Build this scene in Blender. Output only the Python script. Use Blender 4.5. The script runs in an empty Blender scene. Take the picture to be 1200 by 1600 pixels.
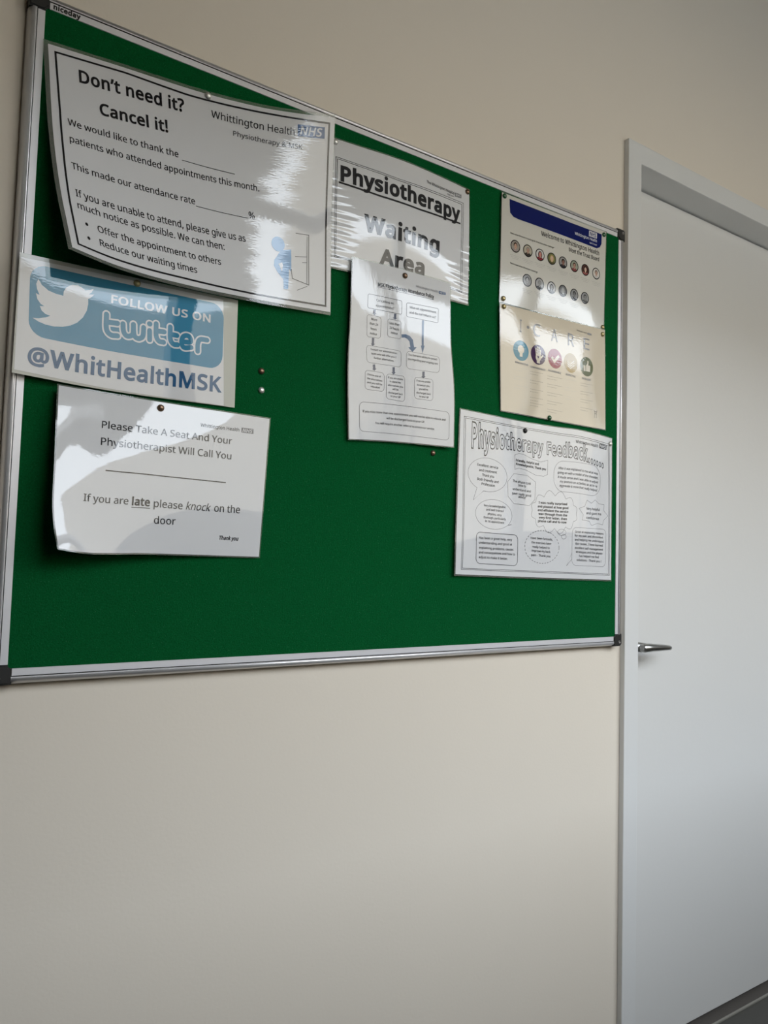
import bpy, bmesh, math, random
import numpy as np
from mathutils import Matrix, Vector
from mathutils.geometry import tessellate_polygon

random.seed(7)
SC = bpy.context.scene
COL = SC.collection

# ------------------------------------------------------------------ camera
cam_d = bpy.data.cameras.new('camera')
cam = bpy.data.objects.new('camera', cam_d); COL.objects.link(cam)
cam_d.sensor_fit = 'VERTICAL'; cam_d.sensor_height = 24.0; cam_d.sensor_width = 18.0
cam_d.lens = 1185.015 * 24.0 / 1600.0
cam_d.clip_start = 0.02; cam_d.clip_end = 200
CR = (0.82481205, -0.56471221, 0.02802138)      # camera right
CU = (-0.05777748, -0.03488161, 0.99771992)     # camera up
CF = (0.56244719, 0.82455042, 0.06139842)       # camera forward
cam.matrix_world = Matrix(((CR[0], CU[0], -CF[0], -0.132255), (CR[1], CU[1], -CF[1], -1.067450),
                           (CR[2], CU[2], -CF[2], 1.101812), (0, 0, 0, 1)))
SC.camera = cam

# ------------------------------------------------------------------ light and exposure
SKY_STRENGTH = 8.7
world = bpy.data.worlds.new('overcast_sky'); SC.world = world
world.use_nodes = True
wn = world.node_tree.nodes; wl = world.node_tree.links
wn['Background'].inputs['Color'].default_value = (0.86, 0.93, 1.0, 1)
wn['Background'].inputs['Strength'].default_value = SKY_STRENGTH
SC.view_settings.view_transform = 'Standard'
SC.view_settings.look = 'None'
SC.view_settings.gamma = 1.0
SC.view_settings.use_curve_mapping = False
SC.view_settings.exposure = 0.0
SC.cycles.use_denoising = True
SC.cycles.max_bounces = 10
SC.cycles.diffuse_bounces = 6
SC.cycles.caustics_reflective = False
SC.cycles.caustics_refractive = False
SC.cycles.sample_clamp_indirect = 6.0

# room sizes (metres): the board hangs on the wall y = 0, the room lies at y < 0
RX0, RX1, RY0, RZ = -2.0, 4.6, -1.3, 2.70
WX0, WX1, WZ0, WZ1 = 0.05, 2.90, 1.15, 2.34        # window in the opposite wall
DX0, DX1, DZ = 1.2640, 2.130, 2.006                # door opening
portal_d = bpy.data.lights.new('window_daylight', 'AREA')
portal = bpy.data.objects.new('window_daylight', portal_d); COL.objects.link(portal)
portal_d.shape = 'RECTANGLE'; portal_d.size = WX1 - WX0; portal_d.size_y = WZ1 - WZ0
portal.location = ((WX0 + WX1) / 2, RY0 - 0.16, (WZ0 + WZ1) / 2)
portal.rotation_euler = (math.radians(90), 0, 0)
portal.rotation_euler = (math.radians(-90), 0, math.radians(180))
portal_d.cycles.is_portal = True

# ------------------------------------------------------------------ materials
def nodes(name):
    m = bpy.data.materials.new(name); m.use_nodes = True
    return m, m.node_tree.nodes, m.node_tree.links, m.node_tree.nodes['Principled BSDF']

def plain(name, col, rough=0.5, metal=0.0, coat=0.0, spec=0.5):
    m, n, l, b = nodes(name)
    b.inputs['Base Color'].default_value = (*col, 1); b.inputs['Roughness'].default_value = rough
    b.inputs['Metallic'].default_value = metal; b.inputs['Coat Weight'].default_value = coat
    b.inputs['Specular IOR Level'].default_value = spec
    return m

def painted(name, col, rough, bump_scale, bump_d, var=0.02):
    m, n, l, b = nodes(name)
    tc = n.new('ShaderNodeTexCoord')
    t = n.new('ShaderNodeTexNoise'); t.inputs['Scale'].default_value = bump_scale; t.inputs['Detail'].default_value = 4
    l.new(tc.outputs['Object'], t.inputs['Vector'])
    bp = n.new('ShaderNodeBump'); bp.inputs['Distance'].default_value = bump_d; bp.inputs['Strength'].default_value = 1.0
    l.new(t.outputs['Fac'], bp.inputs['Height']); l.new(bp.outputs['Normal'], b.inputs['Normal'])
    t2 = n.new('ShaderNodeTexNoise'); t2.inputs['Scale'].default_value = 2.3; t2.inputs['Detail'].default_value = 3
    l.new(tc.outputs['Object'], t2.inputs['Vector'])
    mx = n.new('ShaderNodeMix'); mx.data_type = 'RGBA'
    mx.inputs['A'].default_value = (*[c * (1 - var) for c in col], 1); mx.inputs['B'].default_value = (*[min(1, c * (1 + var)) for c in col], 1)
    l.new(t2.outputs['Fac'], mx.inputs['Factor']); l.new(mx.outputs['Result'], b.inputs['Base Color'])
    b.inputs['Roughness'].default_value = rough
    return m

M_WALL = painted('cream_wall_paint', (0.65, 0.585, 0.498), 0.75, 190, 0.00015)
M_CEIL = painted('darkened_warm_ceiling', (0.22, 0.19, 0.14), 0.8, 120, 0.0004)  # unseen ceiling, darkened and warmed to cut and tint the bounce light
M_TRIM = painted('white_gloss_trim', (0.62, 0.615, 0.60), 0.38, 60, 0.0002, 0.01)
M_DOOR = painted('white_door_laminate', (0.615, 0.605, 0.585), 0.42, 90, 0.0002, 0.01)
M_FLOOR = painted('dark_vinyl_floor', (0.055, 0.053, 0.047), 0.5, 300, 0.0004, 0.15)
M_MAT = painted('brown_threshold_mat', (0.075, 0.066, 0.058), 0.85, 700, 0.001, 0.2)
M_EDGE = plain('pale_threshold_edging', (0.24, 0.23, 0.20), 0.4)
M_ALU = plain('anodised_aluminium', (0.72, 0.71, 0.72), 0.32, 0.55)
M_ALUW = plain('satin_aluminium_flange', (0.66, 0.65, 0.67), 0.42, 0.35)
M_CAP = plain('black_plastic', (0.009, 0.0085, 0.008), 0.5)
M_SCREW = plain('dull_screw_metal', (0.22, 0.21, 0.20), 0.4, 0.9)
M_HANDLE = plain('brushed_steel', (0.50, 0.50, 0.49), 0.28, 1.0)
M_FRONT = painted('darkened_front_wall', (0.30, 0.28, 0.25), 0.8, 120, 0.0003)  # unseen wall behind the camera, tone darkened to lower the fill light
M_FRAMEW = plain('white_window_frame', (0.70, 0.70, 0.70), 0.4)
M_FACADE = painted('warm_render_facade', (0.45, 0.39, 0.31), 0.9, 3, 0.01, 0.2)
M_GROUND = plain('outside_paving', (0.28, 0.28, 0.27), 0.9)
M_SEAM = plain('dark_joint', (0.03, 0.03, 0.03), 0.7)

def felt():
    m, n, l, b = nodes('green_felt')
    tc = n.new('ShaderNodeTexCoord')
    a = n.new('ShaderNodeTexNoise'); a.inputs['Scale'].default_value = 420; a.inputs['Detail'].default_value = 5; a.inputs['Roughness'].default_value = 0.75
    c = n.new('ShaderNodeTexNoise'); c.inputs['Scale'].default_value = 900; c.inputs['Detail'].default_value = 2
    r = n.new('ShaderNodeValToRGB'); e = r.color_ramp.elements
    e[0].position = 0.28; e[0].color = (0.0012, 0.056, 0.013, 1); e[1].position = 0.74; e[1].color = (0.003, 0.108, 0.029, 1)
    r2 = n.new('ShaderNodeValToRGB'); e = r2.color_ramp.elements
    e[0].position = 0.70; e[0].color = (0, 0, 0, 1); e[1].position = 0.80; e[1].color = (1, 1, 1, 1)
    mx = n.new('ShaderNodeMix'); mx.data_type = 'RGBA'; mx.inputs['B'].default_value = (0.10, 0.30, 0.15, 1)
    for t in (a, c): l.new(tc.outputs['Object'], t.inputs['Vector'])
    l.new(a.outputs['Fac'], r.inputs['Fac']); l.new(c.outputs['Fac'], r2.inputs['Fac'])
    l.new(r.outputs['Color'], mx.inputs['A']); l.new(r2.outputs['Color'], mx.inputs['Factor']); l.new(mx.outputs['Result'], b.inputs['Base Color'])
    bp = n.new('ShaderNodeBump'); bp.inputs['Distance'].default_value = 0.0016
    l.new(a.outputs['Fac'], bp.inputs['Height']); l.new(bp.outputs['Normal'], b.inputs['Normal'])
    b.inputs['Roughness'].default_value = 0.95; b.inputs['Specular IOR Level'].default_value = 0.04
    b.inputs['Sheen Weight'].default_value = 0.0
    return m
M_FELT = felt()
PIN_M = {'silver': plain('nickel_tack', (0.72, 0.71, 0.68), 0.3, 0.6), 'bronze': plain('bronze_tack', (0.20, 0.13, 0.085), 0.3, 0.7),
         'brass': plain('brass_tack', (0.46, 0.38, 0.20), 0.28, 0.7), 'black': plain('black_tack', (0.008, 0.008, 0.008), 0.4),
         'green': plain('green_tack', (0.004, 0.07, 0.018), 0.3, 0.0, 0.6)}

# ------------------------------------------------------------------ mesh helpers
def link(name, me, parent=None, loc=(0, 0, 0)):
    o = bpy.data.objects.new(name, me); COL.objects.link(o); o.location = loc
    if parent: o.parent = parent
    return o

def empty(name, loc):
    o = bpy.data.objects.new(name, None); COL.objects.link(o); o.location = loc; o.empty_display_size = 0.05
    return o

def tag(o, label=None, cat=None, group=None, kind=None):
    if label: o['label'] = label
    if cat: o['category'] = cat
    if group: o['group'] = group
    if kind: o['kind'] = kind
    return o

def finish(bm, name, mats, parent=None, loc=(0, 0, 0), smooth=False):
    me = bpy.data.meshes.new(name); bmesh.ops.recalc_face_normals(bm, faces=bm.faces[:]); bm.to_mesh(me); bm.free()
    for m in (mats if isinstance(mats, (list, tuple)) else [mats]): me.materials.append(m)
    if smooth:
        for p in me.polygons: p.use_smooth = True
    return link(name, me, parent, loc)

def box(bm, a, b, mi=0):
    x0, y0, z0 = a; x1, y1, z1 = b
    v = [bm.verts.new(p) for p in ((x0, y0, z0), (x1, y0, z0), (x1, y1, z0), (x0, y1, z0), (x0, y0, z1), (x1, y0, z1), (x1, y1, z1), (x0, y1, z1))]
    for f in ((0, 3, 2, 1), (4, 5, 6, 7), (0, 1, 5, 4), (1, 2, 6, 5), (2, 3, 7, 6), (3, 0, 4, 7)):
        bm.faces.new([v[i] for i in f]).material_index = mi

def bevelled(bm, w=0.002, seg=2):
    bmesh.ops.bevel(bm, geom=bm.edges[:], offset=w, segments=seg, affect='EDGES', profile=0.5)

def prism(bm, pts, axis_fn, d0, d1, mi=0):
    a = [bm.verts.new(axis_fn(p, d0)) for p in pts]; b = [bm.verts.new(axis_fn(p, d1)) for p in pts]
    n = len(pts)
    bm.faces.new(a).material_index = mi; bm.faces.new(b[::-1]).material_index = mi
    for i in range(n): bm.faces.new((a[i], b[i], b[(i + 1) % n], a[(i + 1) % n])).material_index = mi

def lathe(bm, prof, n=28):
    # profile (radius, height); axis along -y (out of the wall)
    rings = []
    for r, h in prof:
        rings.append([bm.verts.new((r * math.cos(2 * math.pi * i / n), -h, r * math.sin(2 * math.pi * i / n))) for i in range(n)] if r > 0 else [bm.verts.new((0, -h, 0))])
    for A, B in zip(rings, rings[1:]):
        for i in range(n):
            j = (i + 1) % n
            f = [A[i % len(A)], A[j % len(A)], B[j % len(B)], B[i % len(B)]]
            f = list(dict.fromkeys(f))
            if len(f) > 2: bm.faces.new(f)

def wall_with_hole(name, mat, x0, x1, z0, z1, y0, y1, hole):
    hx0, hx1, hz0, hz1 = hole
    bm = bmesh.new()
    box(bm, (x0, y0, z0), (hx0, y1, z1)); box(bm, (hx1, y0, z0), (x1, y1, z1))
    box(bm, (hx0, y0, hz1), (hx1, y1, z1))
    if hz0 > z0: box(bm, (hx0, y0, z0), (hx1, y1, hz0))
    return tag(finish(bm, name, mat), kind='structure')

def slab(name, mat, a, b):
    bm = bmesh.new(); box(bm, a, b)
    return tag(finish(bm, name, mat), kind='structure')

# ------------------------------------------------------------------ room shell
slab('floor', M_FLOOR, (RX0 - .1, RY0 - .2, -0.1), (RX1 + .1, 0.30, 0))
slab('ceiling', M_CEIL, (RX0 - .1, RY0 - .2, RZ), (RX1 + .1, 0.12, RZ + .1))
wall_with_hole('wall_back', M_WALL, RX0 - .1, RX1 + .1, 0, RZ, 0, 0.12, (DX0 - .018, DX1 + .018, 0, DZ + .018))
wall_with_hole('wall_front', M_FRONT, RX0 - .1, RX1 + .1, 0, RZ, RY0 - .2, RY0, (WX0, WX1, WZ0, WZ1))
slab('wall_left', M_WALL, (RX0 - .1, RY0, 0), (RX0, 0, RZ))
slab('wall_right', M_WALL, (RX1, RY0, 0), (RX1 + .1, 0, RZ))
slab('wall_light_block', M_WALL, (DX0 - .1, 0.20, 0), (DX1 + .1, 0.30, 2.2))  # added unseen panel behind the door, blocks sky light leaking through the opening

# window with mullions (stands behind the photographer)
win = tag(empty('window_1', ((WX0 + WX1) / 2, RY0 - .1, WZ0)), kind='structure')
bm = bmesh.new()
ox, oy, oz = win.location
for a, b in (((WX0, WZ0), (WX1, WZ0 + .06)), ((WX0, WZ1 - .06), (WX1, WZ1)), ((WX0, WZ0), (WX0 + .06, WZ1)), ((WX1 - .06, WZ0), (WX1, WZ1))):
    box(bm, (a[0] - ox, -.03, a[1] - oz), (b[0] - ox, .03, b[1] - oz))
tag(finish(bm, 'window_frame', M_FRAMEW, win), kind='structure')
for x in (0.76, 1.47, 2.19):
    bm = bmesh.new(); box(bm, (x - .035 - ox, -.03, .06), (x + .035 - ox, .03, WZ1 - WZ0 - .06))
    tag(finish(bm, 'mullion', M_FRAMEW, win), kind='structure')
bm = bmesh.new(); box(bm, (WX0 - .03 - ox, .03, -.03), (WX1 + .03 - ox, .16, 0.0))
tag(finish(bm, 'window_sill', M_FRAMEW, win), kind='structure')
# what the window looks out on
slab('ground', M_GROUND, (-40, -60, -0.5), (40, RY0 - .25, -0.3))
slab('facade_wall', M_FACADE, (-30, -18, -0.3), (34, -14, 6.7))

# ------------------------------------------------------------------ door, lining and threshold
bm = bmesh.new()
TX0, TZ1, TY, DY = 1.2187, 2.052, -0.013, 0.062
TX1 = DX1 + (DX0 - TX0)
upright = lambda p, d: (p[0], d, p[1])
prism(bm, [(TX0, 0), (DX0, 0), (DX0, DZ), (DX1, DZ), (DX1, 0), (TX1, 0), (TX1, TZ1), (TX0, TZ1)], upright, TY, 0.0)
prism(bm, [(DX0 - .018, 0), (DX0, 0), (DX0, DZ), (DX1, DZ), (DX1, 0), (DX1 + .018, 0), (DX1 + .018, DZ + .018), (DX0 - .018, DZ + .018)], upright, 0.0, 0.12)
bmesh.ops.remove_doubles(bm, verts=bm.verts[:], dist=1e-5)
trim = tag(finish(bm, 'trim_1', M_TRIM), kind='structure')
bv = trim.modifiers.new('soft_edges', 'BEVEL'); bv.width = 0.0015; bv.segments = 2; bv.limit_method = 'ANGLE'
bm = bmesh.new(); box(bm, (DX0 + .003, DY, 0.012), (DX1 - .003, DY + .044, DZ - .0035))
door = tag(finish(bm, 'door_1', M_DOOR), kind='structure')
bv = door.modifiers.new('soft_edges', 'BEVEL'); bv.width = 0.0015; bv.segments = 2
bm = bmesh.new(); box(bm, (DX0, 0.039, 0), (DX1, 0.118, 0.0025))
tag(finish(bm, 'trim_2', M_MAT), kind='structure')
bm = bmesh.new(); box(bm, (DX0, 0.0335, 0), (DX1, 0.0388, 0.0032))
tag(finish(bm, 'trim_3', M_EDGE), kind='structure')

# lever handle (part of the door)
HZ = 0.9190; HXN = 1.3195
bm = bmesh.new(); lathe(bm, [(0.026, 0), (0.026, 0.006), (0.024, 0.009), (0.011, 0.0095), (0.0105, 0.052), (0, 0.053)], 32)
rose = tag(finish(bm, 'handle_rose', M_HANDLE, door, (HXN, DY, HZ), True), 'round steel rose with short neck')
HY = 0.052
def ell_ring(bm, x, y, z, ry, rz, n=20):
    return [bm.verts.new((x, y + ry * math.cos(2 * math.pi * i / n), z + rz * math.sin(2 * math.pi * i / n))) for i in range(n)]
bm = bmesh.new(); prev = None
for x, y, z, ry, rz in ((-.0125, 0, 0, .004, .005), (-.0115, 0, 0, .0085, .0085), (-.007, 0, 0, .0105, .0100), (.016, 0, 0, .0102, .0096), (.05, 0.0, -.0012, .009, .0078), (.08, .001, -.0028, .0072, .0062), (.0915, .002, -.0036, .0062, .0055), (.0935, .002, -.0036, .004, .003)):
    r = ell_ring(bm, x, y, z, ry, rz)
    if prev:
        for i in range(20): bm.faces.new((prev[i], prev[(i + 1) % 20], r[(i + 1) % 20], r[i]))
    else: bm.faces.new(r)
    prev = r
bm.faces.new(prev[::-1])
tag(finish(bm, 'handle_lever', M_HANDLE, door, (HXN, DY - HY, HZ), True), 'tapered steel lever')

# ------------------------------------------------------------------ noticeboard
BXL, BXR, BZ0, BZ1 = 0.0035, 1.2, 0.932, 1.832
board = tag(empty('notice_board', ((BXL + BXR) / 2, 0, BZ0)), 'large green felt noticeboard with aluminium frame mounted on the cream wall', 'noticeboard')
bo = board.location
FW, CAPL = 0.0200, 0.0250
bm = bmesh.new()
box(bm, (BXL + .012 - bo.x, -.0170, .012), (BXR - .012 - bo.x, -.004, BZ1 - BZ0 - .012))
finish(bm, 'felt_panel', M_FELT, board)
# rail section: (distance from outer edge, height off the wall)
PROF = [(0, 0), (0, .0105), (.0012, .0145), (.0036, .0180), (.0060, .0192), (.0082, .0192), (.0086, .0184), (.0091, .0190), (.0098, .0190), (.0101, .0168), (.0107, .0168), (.0110, .0182), (.0198, .0182), (.0200, .0170), (.0200, 0)]
def rail(p0, p1, inward, name):
    p0 = Vector(p0); p1 = Vector(p1); inward = Vector(inward)
    bm = bmesh.new()
    A = [bm.verts.new(p0 + inward * d + Vector((0, -h, 0))) for d, h in PROF]
    B = [bm.verts.new(p1 + inward * d + Vector((0, -h, 0))) for d, h in PROF]
    for i in range(len(PROF) - 1):
        f = bm.faces.new((A[i], A[i + 1], B[i + 1], B[i]))
        f.material_index = 1 if i >= 11 else (2 if i in (9, 8) else 0); f.smooth = 1 <= i <= 4
    bm.faces.new(A); bm.faces.new(B[::-1])
    return finish(bm, name, [M_ALU, M_ALUW, M_SEAM], board)
W2 = (BXR - BXL) / 2; HH = BZ1 - BZ0; c = CAPL - .001
rail((-W2, 0, c), (-W2, 0, HH - c), (1, 0, 0), 'frame_rail')
rail((W2, 0, c), (W2, 0, HH - c), (-1, 0, 0), 'frame_rail')
rail((-W2 + c, 0, 0), (W2 - c, 0, 0), (0, 0, 1), 'frame_rail')
top_rail = rail((-W2 + c, 0, HH), (W2 - c, 0, HH), (0, 0, -1), 'frame_rail')
for sx, sz, cx, cz in ((1, 1, -W2, 0), (-1, 1, W2, 0), (1, -1, -W2, HH), (-1, -1, W2, HH)):
    pts = [(CAPL, 0), (CAPL, FW), (FW + .0025, FW + .0005), (FW + .0005, FW + .0025), (FW, CAPL), (0, CAPL)]
    r = .0065
    pts += [(r - r * math.cos(a), r - r * math.sin(a)) for a in (0, .39, .78, 1.18, 1.57)]
    bm = bmesh.new()
    prism(bm, pts, lambda p, d: (cx + sx * p[0], -d, cz + sz * p[1]), 0, .0205)
    bmesh.ops.recalc_face_normals(bm, faces=bm.faces[:])
    bmesh.ops.bevel(bm, geom=[e for e in bm.edges if all(abs(v.co.y + .0205) < 1e-6 for v in e.verts)], offset=.0022, segments=3, affect='EDGES')
    cap = finish(bm, 'corner_cap', M_CAP, board)
    bm = bmesh.new(); lathe(bm, [(.0034, 0), (.0034, .0008), (.0022, .0009), (.0018, .0003), (0, .0003)], 16)
    finish(bm, 'screw', M_SCREW, cap, (cx + sx * .0085, -.0204, cz + sz * .0085), True)


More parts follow.
